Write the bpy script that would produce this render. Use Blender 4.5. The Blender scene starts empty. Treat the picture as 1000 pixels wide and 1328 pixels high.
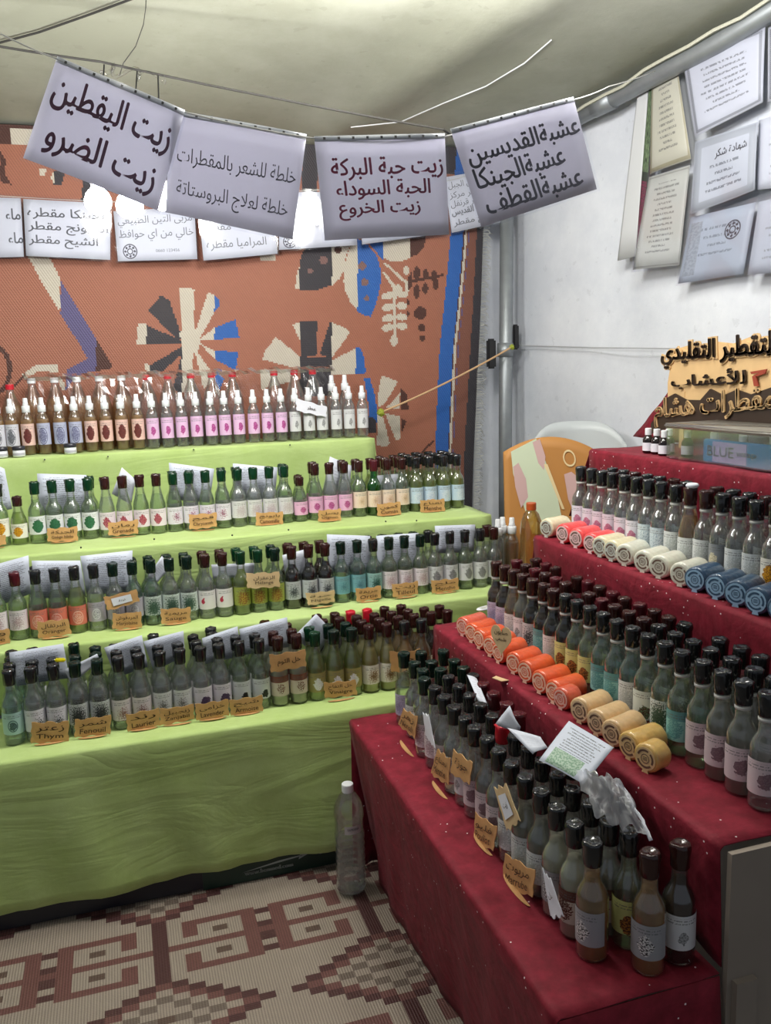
import bpy, bmesh, math, random
import numpy as np
from mathutils import Vector, Matrix
random.seed(11)
rnd = random.Random(5)
PI = math.pi
scn = bpy.context.scene
COL = scn.collection

# ------------------------------------------------------------------ camera
FPX, PITCH, YAW, ROLL, CZ = 1101.75, 0.1669, 0.3016, -0.0315, 1.4639
fwd = Vector((math.sin(YAW)*math.cos(PITCH), math.cos(YAW)*math.cos(PITCH), -math.sin(PITCH)))
r0 = Vector((math.cos(YAW), -math.sin(YAW), 0)); u0 = r0.cross(fwd)
rt = r0*math.cos(ROLL)+u0*math.sin(ROLL); up = -r0*math.sin(ROLL)+u0*math.cos(ROLL)
cam_d = bpy.data.cameras.new('camera'); cam = bpy.data.objects.new('camera', cam_d); COL.objects.link(cam)
cam_d.sensor_fit = 'HORIZONTAL'; cam_d.sensor_width = 36; cam_d.lens = 36*FPX/1000
cam_d.clip_start = 0.05
M = Matrix((rt, up, -fwd)).transposed().to_4x4(); M.translation = Vector((0, 0, CZ)); cam.matrix_world = M
scn.camera = cam
CAM = Vector((0, 0, CZ))
def at(px, py, ax, val):
    """surveyed position: the point of the world plane axis=val seen at a pixel of the photograph"""
    d = fwd + rt*((px-500)/FPX) - up*((py-664)/FPX)
    return CAM + d*((val-CAM[ax])/d[ax])

# ------------------------------------------------------------------ world, lights, exposure
w = bpy.data.worlds.new('world'); scn.world = w; w.use_nodes = True
w.node_tree.nodes['Background'].inputs[0].default_value = (0.80, 0.88, 1.0, 1)
w.node_tree.nodes['Background'].inputs[1].default_value = 0.17
def area(name, loc, target, size, power, color):
    l = bpy.data.lights.new(name, 'AREA'); l.shape = 'DISK'; l.size = size; l.energy = power; l.color = color
    o = bpy.data.objects.new(name, l); COL.objects.link(o); o.location = loc
    o.rotation_euler = (Vector(target)-Vector(loc)).to_track_quat('-Z', 'Y').to_euler(); return o
def point(name, loc, power, color, rad=.035):
    l = bpy.data.lights.new(name, 'POINT'); l.energy = power; l.color = color; l.shadow_soft_size = rad
    o = bpy.data.objects.new(name, l); COL.objects.link(o); o.location = loc; return o
point('stall_lamp_middle', (0.72, 2.12, 2.38), 27, (1.0, .98, .95), .13)
point('stall_lamp_right', (1.20, 1.75, 2.38), 16, (1.0, .98, .95), .13)
point('stall_lamp_left', (-0.72, 2.1, 2.34), 14, (1.0, .98, .95), .13)
point('stall_lamp_near', (0.1, 0.9, 2.45), 4, (1.0, .98, .95), .08)
BULB_POWER = 20.0
scn.view_settings.view_transform = 'Standard'; scn.view_settings.look = 'None'
scn.view_settings.gamma = 1; scn.view_settings.use_curve_mapping = False
scn.view_settings.exposure = 0.58
scn.cycles.transparent_max_bounces = 40; scn.cycles.max_bounces = 10
scn.cycles.transmission_bounces = 8; scn.cycles.glossy_bounces = 4; scn.cycles.diffuse_bounces = 3
scn.cycles.sample_clamp_indirect = 3.0
scn.cycles.caustics_reflective = False; scn.cycles.caustics_refractive = False

# ------------------------------------------------------------------ helpers: objects
def srgb(r, g, b):
    f = lambda c: (c/255/12.92) if c/255 <= .04045 else ((c/255+.055)/1.055)**2.4
    return (f(r), f(g), f(b))
def meta(o, label=None, cat=None, group=None, kind=None):
    if label: o['label'] = label
    if cat: o['category'] = cat
    if group: o['group'] = group
    if kind: o['kind'] = kind
    return o
def empty(name, loc, rz=0, label=None, cat=None, group=None):
    o = bpy.data.objects.new(name, None); COL.objects.link(o); o.location = loc; o.rotation_euler = (0, 0, rz)
    o.empty_display_size = .05
    return meta(o, label, cat, group)
def mk_mesh(name, vf, mat, smooth=False):
    v, f = vf
    me = bpy.data.meshes.new(name); me.from_pydata([tuple(p) for p in v], [], f)
    if smooth: me.shade_smooth()
    if mat: me.materials.append(mat)
    return me
def link(name, me, parent=None, loc=None, rot=None):
    o = bpy.data.objects.new(name, me); COL.objects.link(o)
    if parent: o.parent = parent
    if loc is not None: o.location = loc
    if rot is not None: o.rotation_euler = rot
    return o
def part(name, vf, mat, parent=None, smooth=False, loc=None, rot=None, label=None):
    o = link(name, mk_mesh(name, vf, mat, smooth), parent, loc, rot)
    if label: o['label'] = label
    return o
def join(*vfs):
    V, F = [], []
    for v, f in vfs:
        n = len(V); V += list(v); F += [tuple(i+n for i in q) for q in f]
    return V, F
def lathe(prof, seg=20, cap0=True, cap1=True):
    V, F = [], []
    for r, z in prof:
        for i in range(seg):
            a = 2*PI*i/seg; V.append((r*math.cos(a), r*math.sin(a), z))
    for k in range(len(prof)-1):
        for i in range(seg):
            j = (i+1) % seg; F.append((k*seg+i, k*seg+j, (k+1)*seg+j, (k+1)*seg+i))
    if cap0: F.append(tuple(reversed(range(seg))))
    if cap1: F.append(tuple((len(prof)-1)*seg+i for i in range(seg)))
    return V, F
def box(x0, x1, y0, y1, z0, z1):
    V = [(x, y, z) for z in (z0, z1) for y in (y0, y1) for x in (x0, x1)]
    return V, [(0, 2, 3, 1), (4, 5, 7, 6), (0, 1, 5, 4), (2, 6, 7, 3), (0, 4, 6, 2), (1, 3, 7, 5)]
def bevel_box(x0, x1, y0, y1, z0, z1, b):
    bm = bmesh.new(); v, f = box(x0, x1, y0, y1, z0, z1)
    vs = [bm.verts.new(p) for p in v]; [bm.faces.new([vs[i] for i in q]) for q in f]
    bmesh.ops.bevel(bm, geom=bm.edges[:], offset=b, segments=2, affect='EDGES')
    V = [tuple(p.co) for p in bm.verts]; bm.verts.index_update(); F = [tuple(p.index for p in q.verts) for q in bm.faces]
    bm.free(); return V, F
def tube(pts, r, seg=8, r1=None):
    pts = [Vector(p) for p in pts]; V, F = [], []
    n = len(pts)
    for k, p in enumerate(pts):
        t = (pts[min(k+1, n-1)]-pts[max(k-1, 0)]).normalized()
        a = t.orthogonal().normalized() if abs(t.z) > .95 else t.cross(Vector((0, 0, 1))).normalized()
        b = t.cross(a); rr = r if r1 is None else r+(r1-r)*k/(n-1)
        for i in range(seg):
            an = 2*PI*i/seg; V.append(p+a*rr*math.cos(an)+b*rr*math.sin(an))
    for k in range(n-1):
        for i in range(seg):
            j = (i+1) % seg; F.append((k*seg+i, k*seg+j, (k+1)*seg+j, (k+1)*seg+i))
    F.append(tuple(reversed(range(seg)))); F.append(tuple((n-1)*seg+i for i in range(seg)))
    return V, F
def curve_pts(pts, n=6, sag=0):
    """subdivide a polyline, hanging each span by sag"""
    out = []
    for a, b in zip(pts[:-1], pts[1:]):
        a, b = Vector(a), Vector(b)
        for i in range(n):
            t = i/n; p = a.lerp(b, t); p.z -= sag*4*t*(1-t); out.append(p)
    out.append(Vector(pts[-1])); return out
def grid(nu, nv, fn, uvs=False):
    V = [fn(i/nu, j/nv) for j in range(nv+1) for i in range(nu+1)]
    F = [(j*(nu+1)+i, j*(nu+1)+i+1, (j+1)*(nu+1)+i+1, (j+1)*(nu+1)+i) for j in range(nv) for i in range(nu)]
    return V, F
def add_uv(me, fn):
    uv = me.uv_layers.new(name='UVMap'); l = me.loops
    for i in range(len(l)):
        uv.data[i].uv = fn(l[i].vertex_index)
def grid_obj(name, nu, nv, fn, mat, parent=None, smooth=True, thick=0, label=None):
    v, f = grid(nu, nv, fn)
    me = mk_mesh(name, (v, f), mat, smooth)
    add_uv(me, lambda k: ((k % (nu+1))/nu, (k//(nu+1))/nv))
    o = link(name, me, parent)
    if thick:
        m = o.modifiers.new('thickness', 'SOLIDIFY'); m.thickness = thick; m.offset = 0
    if label: o['label'] = label
    return o
def wob(x, s=0.0):
    return math.sin(x*1.7+s)+.6*math.sin(x*3.9+s*2.3+1)+.35*math.sin(x*8.3+s*1.1+2)

# ------------------------------------------------------------------ helpers: materials
MATS = {}
def nodes(name):
    m = bpy.data.materials.new(name); m.use_nodes = True; nt = m.node_tree
    return m, nt, nt.nodes['Principled BSDF'], nt.nodes['Material Output']
def N(nt, typ, **kw):
    n = nt.nodes.new(typ)
    for k, v in kw.items():
        if k in n.inputs: n.inputs[k].default_value = v
        else: setattr(n, k, v)
    return n
def mth(nt, op, a, b=None, c=None):
    n = nt.nodes.new('ShaderNodeMath'); n.operation = op
    for i, x in enumerate((a, b, c)):
        if x is None: continue
        if isinstance(x, (int, float)): n.inputs[i].default_value = x
        else: nt.links.new(x, n.inputs[i])
    return n.outputs[0]
def mixc(nt, fac, a, b):
    n = nt.nodes.new('ShaderNodeMix'); n.data_type = 'RGBA'
    for s, x in ((n.inputs[0], fac), (n.inputs[6], a), (n.inputs[7], b)):
        if isinstance(x, (int, float)): s.default_value = x
        elif isinstance(x, tuple): s.default_value = (*x[:3], 1)
        else: nt.links.new(x, s)
    return n.outputs[2]
def paper_mat(name, col):
    """thin paper that lets lamp light glow through"""
    m, nt, b, out = nodes(name); b.inputs['Base Color'].default_value = (*col, 1); b.inputs['Roughness'].default_value = .6
    t = N(nt, 'ShaderNodeBsdfTranslucent'); t.inputs[0].default_value = (*col, 1)
    x = N(nt, 'ShaderNodeMixShader', Fac=.42); nt.links.new(b.outputs[0], x.inputs[1]); nt.links.new(t.outputs[0], x.inputs[2]); nt.links.new(x.outputs[0], out.inputs[0])
    return m
def plain(name, col, rough=.5, spec=.5, noise=0, nscale=30, bump=0, metal=0, coat=0, trans=0, sss=0):
    if name in MATS: return MATS[name]
    m, nt, b, out = nodes(name)
    b.inputs['Base Color'].default_value = (*col, 1); b.inputs['Roughness'].default_value = rough
    b.inputs['Specular IOR Level'].default_value = spec; b.inputs['Metallic'].default_value = metal
    b.inputs['Coat Weight'].default_value = coat; b.inputs['Transmission Weight'].default_value = trans
    if sss: b.inputs['Subsurface Weight'].default_value = sss; b.inputs['Subsurface Radius'].default_value = (.02, .01, .01)
    if noise or bump:
        tc = N(nt, 'ShaderNodeTexCoord'); nz = N(nt, 'ShaderNodeTexNoise', Scale=nscale, Detail=5.0)
        nt.links.new(tc.outputs['Object'], nz.inputs['Vector'])
        if noise:
            c = mixc(nt, nz.outputs[0], tuple(x*(1-noise) for x in col), tuple(min(1, x*(1+noise)) for x in col))
            nt.links.new(c, b.inputs['Base Color'])
        if bump:
            bp = N(nt, 'ShaderNodeBump', Strength=bump, Distance=.004)
            nt.links.new(nz.outputs[0], bp.inputs['Height']); nt.links.new(bp.outputs[0], b.inputs['Normal'])
    MATS[name] = m; return m
def clear(name, tint, edge, gloss=.10, rough=.04, milk=0, milkcol=(.8, .8, .75)):
    """clear plastic / glass / liquid: tinted pass-through, darker where seen edge-on, with a Fresnel gloss"""
    if name in MATS: return MATS[name]
    m, nt, b, out = nodes(name); nt.nodes.remove(b)
    lw = N(nt, 'ShaderNodeLayerWeight', Blend=.24)
    t = N(nt, 'ShaderNodeBsdfTransparent')
    nt.links.new(mixc(nt, lw.outputs['Facing'], tint, edge), t.inputs[0])
    g = N(nt, 'ShaderNodeBsdfGlossy', Roughness=rough); g.inputs[0].default_value = (1, 1, 1, 1)
    cur = t.outputs[0]
    if milk:
        d = N(nt, 'ShaderNodeBsdfDiffuse'); d.inputs[0].default_value = (*milkcol, 1)
        tl = N(nt, 'ShaderNodeBsdfTranslucent'); tl.inputs[0].default_value = (*milkcol, 1)
        a = N(nt, 'ShaderNodeMixShader', Fac=.45); nt.links.new(d.outputs[0], a.inputs[1]); nt.links.new(tl.outputs[0], a.inputs[2])
        x = N(nt, 'ShaderNodeMixShader', Fac=milk); nt.links.new(cur, x.inputs[1]); nt.links.new(a.outputs[0], x.inputs[2]); cur = x.outputs[0]
    fr = N(nt, 'ShaderNodeFresnel', IOR=1.58)
    fac = mth(nt, 'MINIMUM', mth(nt, 'MULTIPLY', fr.outputs[0], gloss*9), .7)
    mx = N(nt, 'ShaderNodeMixShader'); nt.links.new(fac, mx.inputs[0]); nt.links.new(cur, mx.inputs[1]); nt.links.new(g.outputs[0], mx.inputs[2])
    nt.links.new(mx.outputs[0], out.inputs[0]); MATS[name] = m; return m

def cloth_mat(name, c1, c2, rough, glitter, scale=9, sheen=.3, weave=700):
    m, nt, b, out = nodes(name)
    tc = N(nt, 'ShaderNodeTexCoord'); nz = N(nt, 'ShaderNodeTexNoise', Scale=scale, Detail=7.0, Roughness=.65)
    nt.links.new(tc.outputs['Object'], nz.inputs['Vector'])
    rp = N(nt, 'ShaderNodeMapRange'); rp.inputs[1].default_value = .35; rp.inputs[2].default_value = .68
    nt.links.new(nz.outputs[0], rp.inputs[0])
    c = mixc(nt, rp.outputs[0], c1, c2)
    w1 = N(nt, 'ShaderNodeTexNoise', Scale=float(weave), Detail=1.0); nt.links.new(tc.outputs['Object'], w1.inputs['Vector'])
    c = mixc(nt, mth(nt, 'MULTIPLY', w1.outputs[0], .3), c, tuple(x*.55 for x in c1))
    nt.links.new(c, b.inputs['Base Color']); b.inputs['Roughness'].default_value = rough
    b.inputs['Sheen Weight'].default_value = sheen; b.inputs['Specular IOR Level'].default_value = .25
    mp = N(nt, 'ShaderNodeMapping'); mp.inputs['Rotation'].default_value = (.5, .7, .4); mp.inputs['Scale'].default_value = (2.2, 5.5, 9)
    nt.links.new(tc.outputs['Object'], mp.inputs[0]); cr = N(nt, 'ShaderNodeTexNoise', Scale=1.0, Detail=4.0, Distortion=1.2); nt.links.new(mp.outputs[0], cr.inputs['Vector'])
    hgt = mth(nt, 'ADD', mth(nt, 'MULTIPLY', nz.outputs[0], .25), mth(nt, 'MULTIPLY', mth(nt, 'ABSOLUTE', mth(nt, 'SUBTRACT', cr.outputs[0], .5)), 1.6))
    bp = N(nt, 'ShaderNodeBump', Strength=.26, Distance=.018)
    nt.links.new(hgt, bp.inputs['Height']); nt.links.new(bp.outputs[0], b.inputs['Normal'])
    if glitter:
        vo = N(nt, 'ShaderNodeTexVoronoi', Scale=75.0); nt.links.new(tc.outputs['Object'], vo.inputs['Vector'])
        near = mth(nt, 'LESS_THAN', vo.outputs['Distance'], .13)
        sp = N(nt, 'ShaderNodeSeparateColor'); nt.links.new(vo.outputs['Color'], sp.inputs[0])
        k = mth(nt, 'MULTIPLY', near, mth(nt, 'GREATER_THAN', sp.outputs[0], 1-glitter))
        nt.links.new(mixc(nt, k, c, (.9, .78, .8)), b.inputs['Base Color'])
        nt.links.new(mth(nt, 'SUBTRACT', rough, mth(nt, 'MULTIPLY', k, rough-.22)), b.inputs['Roughness'])
    return m
def label_mat(name, base, motif, ink=(.12, .12, .12), size=.27, cx=.5, cy=.4, style='blob', motif2=None):
    """flat printed label: border, a few text lines at the top, a ragged picture"""
    key = 'label '+name
    if key in MATS: return MATS[key]
    m, nt, b, out = nodes(key); b.inputs['Roughness'].default_value = .45
    uv = N(nt, 'ShaderNodeUVMap'); sp = N(nt, 'ShaderNodeSeparateXYZ'); nt.links.new(uv.outputs[0], sp.inputs[0])
    U, Vv = sp.outputs[0], sp.outputs[1]
    nz = N(nt, 'ShaderNodeTexNoise', Scale=9.0, Detail=3.0); nt.links.new(uv.outputs[0], nz.inputs['Vector'])
    nz2 = N(nt, 'ShaderNodeTexNoise', Scale=22.0, Detail=2.0); nt.links.new(uv.outputs[0], nz2.inputs['Vector'])
    dx = mth(nt, 'MULTIPLY', mth(nt, 'SUBTRACT', U, cx), 1.7); dy = mth(nt, 'SUBTRACT', Vv, cy)
    d = mth(nt, 'SQRT', mth(nt, 'ADD', mth(nt, 'MULTIPLY', dx, dx), mth(nt, 'MULTIPLY', dy, dy)))
    if style == 'leaf':
        d2 = mth(nt, 'ADD', d, mth(nt, 'MULTIPLY', mth(nt, 'SUBTRACT', nz2.outputs[0], .45), 1.6))
    else:
        d2 = mth(nt, 'ADD', d, mth(nt, 'MULTIPLY', mth(nt, 'SUBTRACT', nz.outputs[0], .5), .35))
    msk = mth(nt, 'LESS_THAN', d2, size)
    shade = mixc(nt, mth(nt, 'GREATER_THAN', nz2.outputs[0], .52), motif, motif2 or tuple(x*.45 for x in motif))
    c = mixc(nt, msk, base, shade)
    if style == 'ring':
        c = mixc(nt, mth(nt, 'LESS_THAN', mth(nt, 'ABSOLUTE', mth(nt, 'SUBTRACT', d, size+.05)), .025), c, motif)
    if style == 'band':
        c = mixc(nt, mth(nt, 'GREATER_THAN', Vv, .68), c, motif)
    ln = mth(nt, 'GREATER_THAN', mth(nt, 'SINE', mth(nt, 'MULTIPLY', Vv, 75.0)), .2)
    mp = N(nt, 'ShaderNodeMapping'); mp.inputs['Scale'].default_value = (30, 12, 1); nt.links.new(uv.outputs[0], mp.inputs[0])
    nz3 = N(nt, 'ShaderNodeTexNoise', Scale=1.0, Detail=1.0); nt.links.new(mp.outputs[0], nz3.inputs['Vector'])
    tx = mth(nt, 'MULTIPLY', ln, mth(nt, 'GREATER_THAN', nz3.outputs[0], .47))
    tx = mth(nt, 'MULTIPLY', tx, mth(nt, 'GREATER_THAN', Vv, .72)); tx = mth(nt, 'MULTIPLY', tx, mth(nt, 'LESS_THAN', Vv, .93))
    tx = mth(nt, 'MULTIPLY', tx, mth(nt, 'LESS_THAN', mth(nt, 'ABSOLUTE', mth(nt, 'SUBTRACT', U, .5)), .33))
    c = mixc(nt, mth(nt, 'MULTIPLY', tx, .75), c, ink)
    nt.links.new(c, b.inputs['Base Color']); MATS[key] = m; return m
def print_mat(name, base, ink, lines=24, mx=.1, top=.92, bot=.08, gap=.5, border=None, rough=.5, fine=40, pic=None, strength=.8):
    key = 'print '+name
    if key in MATS: return MATS[key]
    m, nt, b, out = nodes(key); b.inputs['Roughness'].default_value = rough
    uv = N(nt, 'ShaderNodeUVMap'); sp = N(nt, 'ShaderNodeSeparateXYZ'); nt.links.new(uv.outputs[0], sp.inputs[0])
    U, Vv = sp.outputs[0], sp.outputs[1]
    row = mth(nt, 'MULTIPLY', Vv, float(lines)); fr = mth(nt, 'FRACT', row); rid = mth(nt, 'FLOOR', row)
    cb = N(nt, 'ShaderNodeCombineXYZ'); nt.links.new(mth(nt, 'MULTIPLY', U, float(fine)), cb.inputs[0]); nt.links.new(mth(nt, 'MULTIPLY', row, 2.2), cb.inputs[1])
    nz = N(nt, 'ShaderNodeTexNoise', Scale=1.0, Detail=2.0); nt.links.new(cb.outputs[0], nz.inputs['Vector'])
    wn = N(nt, 'ShaderNodeTexWhiteNoise'); wn.noise_dimensions = '1D'; nt.links.new(rid, wn.inputs['W'])
    half = mth(nt, 'ADD', .5-mx-.16, mth(nt, 'MULTIPLY', wn.outputs['Value'], .16))
    t = mth(nt, 'MULTIPLY', mth(nt, 'LESS_THAN', fr, gap), mth(nt, 'GREATER_THAN', nz.outputs[0], .46))
    t = mth(nt, 'MULTIPLY', t, mth(nt, 'LESS_THAN', mth(nt, 'ABSOLUTE', mth(nt, 'SUBTRACT', U, .5)), half))
    t = mth(nt, 'MULTIPLY', t, mth(nt, 'MULTIPLY', mth(nt, 'GREATER_THAN', Vv, bot), mth(nt, 'LESS_THAN', Vv, top)))
    c = mixc(nt, mth(nt, 'MULTIPLY', t, strength), base, ink)
    if pic:
        x0, x1, y0, y1, pc, pc2 = pic
        k = mth(nt, 'MULTIPLY', mth(nt, 'MULTIPLY', mth(nt, 'GREATER_THAN', U, x0), mth(nt, 'LESS_THAN', U, x1)), mth(nt, 'MULTIPLY', mth(nt, 'GREATER_THAN', Vv, y0), mth(nt, 'LESS_THAN', Vv, y1)))
        n2 = N(nt, 'ShaderNodeTexNoise', Scale=26.0, Detail=4.0); nt.links.new(uv.outputs[0], n2.inputs['Vector'])
        c = mixc(nt, k, c, mixc(nt, mth(nt, 'GREATER_THAN', n2.outputs[0], .5), pc, pc2))
    if border:
        w0, w1, bc = border
        e = mth(nt, 'MAXIMUM', mth(nt, 'ABSOLUTE', mth(nt, 'SUBTRACT', U, .5)), mth(nt, 'ABSOLUTE', mth(nt, 'SUBTRACT', Vv, .5)))
        k = mth(nt, 'MULTIPLY', mth(nt, 'GREATER_THAN', e, .5-w1), mth(nt, 'LESS_THAN', e, .5-w0))
        ck = N(nt, 'ShaderNodeTexChecker', Scale=70.0); nt.links.new(uv.outputs[0], ck.inputs['Vector'])
        k = mth(nt, 'MULTIPLY', k, mth(nt, 'ADD', .55, mth(nt, 'MULTIPLY', ck.outputs['Fac'], .4)))
        c = mixc(nt, k, c, bc)
    nt.links.new(c, b.inputs['Base Color']); MATS[key] = m; return m

GREEN = cloth_mat('green tablecloth cotton', srgb(180, 205, 122), srgb(200, 222, 150), .85, 0, 3.5, .1)
RED = cloth_mat('crimson brocade', srgb(112, 18, 34), srgb(146, 34, 54), .66, .10, 26, .03)
WHITE_PAPER = plain('white paper', (.78, .79, .86), .6)
SLEEVE = clear('clear plastic sleeve', (.96, .97, 1), (.8, .8, .85), .16, .08)
FILM = clear('thin clear film', (.97, .97, .97), (.8, .8, .82), .06, .10)
KRAFT = plain('kraft card', srgb(206, 158, 104), .8, noise=.18, nscale=60)
KRAFT_L = plain('pale kraft card', srgb(214, 184, 140), .8, noise=.12, nscale=60)
INK_BROWN = plain('brown ink', (.06, .03, .015), .6)
WHITE_PL = plain('white plastic', (.86, .88, .90), .35)
STRING = plain('white string', (.62, .62, .58), .6)

# ------------------------------------------------------------------ helpers: lettering
_AR = {0x621:0xFE80,0x622:0xFE81,0x623:0xFE83,0x624:0xFE85,0x625:0xFE87,0x626:0xFE89,0x627:0xFE8D,0x628:0xFE8F,0x629:0xFE93,0x62A:0xFE95,
 0x62B:0xFE99,0x62C:0xFE9D,0x62D:0xFEA1,0x62E:0xFEA5,0x62F:0xFEA9,0x630:0xFEAB,0x631:0xFEAD,0x632:0xFEAF,0x633:0xFEB1,0x634:0xFEB5,
 0x635:0xFEB9,0x636:0xFEBD,0x637:0xFEC1,0x638:0xFEC5,0x639:0xFEC9,0x63A:0xFECD,0x641:0xFED1,0x642:0xFED5,0x643:0xFED9,0x644:0xFEDD,
 0x645:0xFEE1,0x646:0xFEE5,0x647:0xFEE9,0x648:0xFEED,0x649:0xFEEF,0x64A:0xFEF1}
_TWO = {0x622,0x623,0x624,0x625,0x627,0x629,0x62F,0x630,0x631,0x632,0x648,0x649}
_LA = {0x622:0xFEF5,0x623:0xFEF7,0x625:0xFEF9,0x627:0xFEFB}
def shape_ar(s):
    """joins the Arabic letters and puts them in visual order"""
    if not any(0x600 <= ord(c) < 0x700 for c in s): return s
    out = []; i = 0; prev = False
    cs = [ord(c) for c in s]
    while i < len(cs):
        c = cs[i]
        if c not in _AR: out.append(c); prev = False; i += 1; continue
        if c == 0x644 and i+1 < len(cs) and cs[i+1] in _LA:
            out.append(_LA[cs[i+1]]+(1 if prev else 0)); prev = False; i += 2; continue
        nxt = i+1 < len(cs) and cs[i+1] in _AR and cs[i+1] != 0x621
        b = _AR[c]
        if c == 0x621: out.append(b); prev = False
        elif c in _TWO: out.append(b+(1 if prev else 0)); prev = False
        else:
            out.append(b+(3 if prev and nxt else 1 if prev else 2 if nxt else 0)); prev = nxt
        i += 1
    return ''.join(chr(x) for x in reversed(out))
_TXT = {}
def text2d(s, bold=0.0, res=2, raw=False):
    k = (s, bold, res)
    if k not in _TXT:
        c = bpy.data.curves.new('lettering', 'FONT'); c.body = shape_ar(s); c.resolution_u = res; c.offset = bold
        o = bpy.data.objects.new('lettering', c); COL.objects.link(o); bpy.context.view_layer.update()
        me = bpy.data.meshes.new_from_object(o.evaluated_get(bpy.context.evaluated_depsgraph_get()))
        V = np.array([v.co[:2] for v in me.vertices]) if len(me.vertices) else np.zeros((1, 2)); F = [tuple(p.vertices) for p in me.polygons]
        bpy.data.objects.remove(o); bpy.data.curves.remove(c); bpy.data.meshes.remove(me)
        lo, hi = V.min(0), V.max(0); V = (V-lo)/np.maximum(hi-lo, 1e-6)
        _TXT[k] = (V, F)
    return _TXT[k]
def letters(lines, qmap):
    """lines: (text, u0, u1, v0, v1, bold[, skew]); qmap(u, v) gives the point"""
    out = []
    for ln in lines:
        s, a, b, c, d = ln[:5]; bold = ln[5] if len(ln) > 5 else 0; sk = ln[6] if len(ln) > 6 else 0
        off = bold if bold > .05 else 0
        V, F = text2d(s, off)
        sh = [(0, 0)] if bold < .01 or off else [(0, 0), (1, 0), (-1, 0), (0, 1), (0, -1)]
        bw, bh = bold*.30, bold*1.1
        for sx, sy in sh:
            out.append(([qmap(a+(b-a)*x+sx*bw*.5, c+(d-c)*(y+sy*bh*.6)+sk*(x-.5)) for x, y in V], F))
    return join(*out)
def quad(TL, TR, BR, BL, bend=0.0, nrm=None, ph=0.0, off=0.0):
    TL, TR, BR, BL = map(Vector, (TL, TR, BR, BL))
    n = nrm or (TR-TL).cross(BL-TL).normalized()*-1
    def f(u, v, o=0.0):
        p = (TL.lerp(TR, u)).lerp(BL.lerp(BR, u), 1-v)
        return p+n*(off+o+bend*math.sin(PI*u+ph)*(1.2-v*.6)+bend*.3*math.sin(5*u+3*v+ph))
    return f

# ------------------------------------------------------------------ the setting
def setting(name, vf, mat, smooth=False):
    o = part(name, vf, mat, None, smooth); o['kind'] = 'structure'; return o
def tarp_mat(name, c1, c2, scale, bump):
    m, nt, b, out = nodes(name)
    tc = N(nt, 'ShaderNodeTexCoord'); nz = N(nt, 'ShaderNodeTexNoise', Scale=scale, Detail=8.0, Roughness=.7)
    nt.links.new(tc.outputs['Object'], nz.inputs['Vector'])
    n2 = N(nt, 'ShaderNodeTexNoise', Scale=scale*14, Detail=3.0); nt.links.new(tc.outputs['Object'], n2.inputs['Vector'])
    r = N(nt, 'ShaderNodeMapRange'); r.inputs[1].default_value = .40; r.inputs[2].default_value = .66; nt.links.new(nz.outputs[0], r.inputs[0])
    c = mixc(nt, r.outputs[0], c1, c2)
    c = mixc(nt, mth(nt, 'MULTIPLY', mth(nt, 'GREATER_THAN', n2.outputs[0], .67), .18), c, tuple(x*.6 for x in c1))
    nt.links.new(c, b.inputs['Base Color']); b.inputs['Roughness'].default_value = .6; b.inputs['Specular IOR Level'].default_value = .3
    bp = N(nt, 'ShaderNodeBump', Strength=bump, Distance=.02); nt.links.new(nz.outputs[0], bp.inputs['Height']); nt.links.new(bp.outputs[0], b.inputs['Normal'])
    return m
CANVAS = tarp_mat('grey green tent canvas', srgb(156, 158, 142), srgb(178, 180, 166), 1.3, .25)
SHEET = tarp_mat('white tent sheet', srgb(210, 214, 222), srgb(230, 233, 238), 1.6, .35)
setting('floor', box(-4, 4.5, -2.5, 5, -.06, 0), plain('grey paving', srgb(112, 106, 100), .8, noise=.2, nscale=8))
WA, WB = Vector((1.74, 3.66, 0)), Vector((2.14, 1.35, 0)); WD = (WB-WA); WL = WD.length; WD = WD/WL
WN = Vector((WD.y, -WD.x, 0)); WN = WN if WN.x < 0 else -WN
def wallp(s, z, o=0.0): return WA+WD*s+Vector((0, 0, z))+WN*o
def onwall(px, py, o=0.0):
    d = (at(px, py, 1, 10.0)-CAM); t = ((WA+WN*o)-CAM).dot(WN)/d.dot(WN); return CAM+d*t
def wr(u, v):
    s = u*(WL+1.9); z = v*2.52
    o = .012*wob(s*2.2, z*.8)+.010*math.sin(z*9+wob(s*3)*.8)*math.exp(-((z-.95)/.45)**2)
    return wallp(s, z, -.02+o*.8)
o = grid_obj('wall_right', 70, 60, wr, SHEET); o['kind'] = 'structure'
def wbk(u, v):
    x = -3.2+u*5.0; z = v*2.42; return Vector((x, 3.66+.01*wob(x*2, z), z))
o = grid_obj('wall_back', 60, 24, wbk, SHEET); o['kind'] = 'structure'
def roofz(x, y): return 2.385+.095*(3.66-y)+.02*math.sin(x*1.3+.6)*min(1, (3.66-y))-.03*math.exp(-((x-.95-.35*(3.3-y))/.12)**2)*(1 if y < 3.6 else 0)
def rf(u, v):
    y = -1.6+5.27*v; xr = (WA+WD*((3.66-y)/(-WD.y))).x
    x = -3.2+(xr+3.2)*u
    return Vector((x, y, roofz(x, y)))
o = grid_obj('ceiling', 90, 60, rf, CANVAS); o['kind'] = 'structure'

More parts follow.
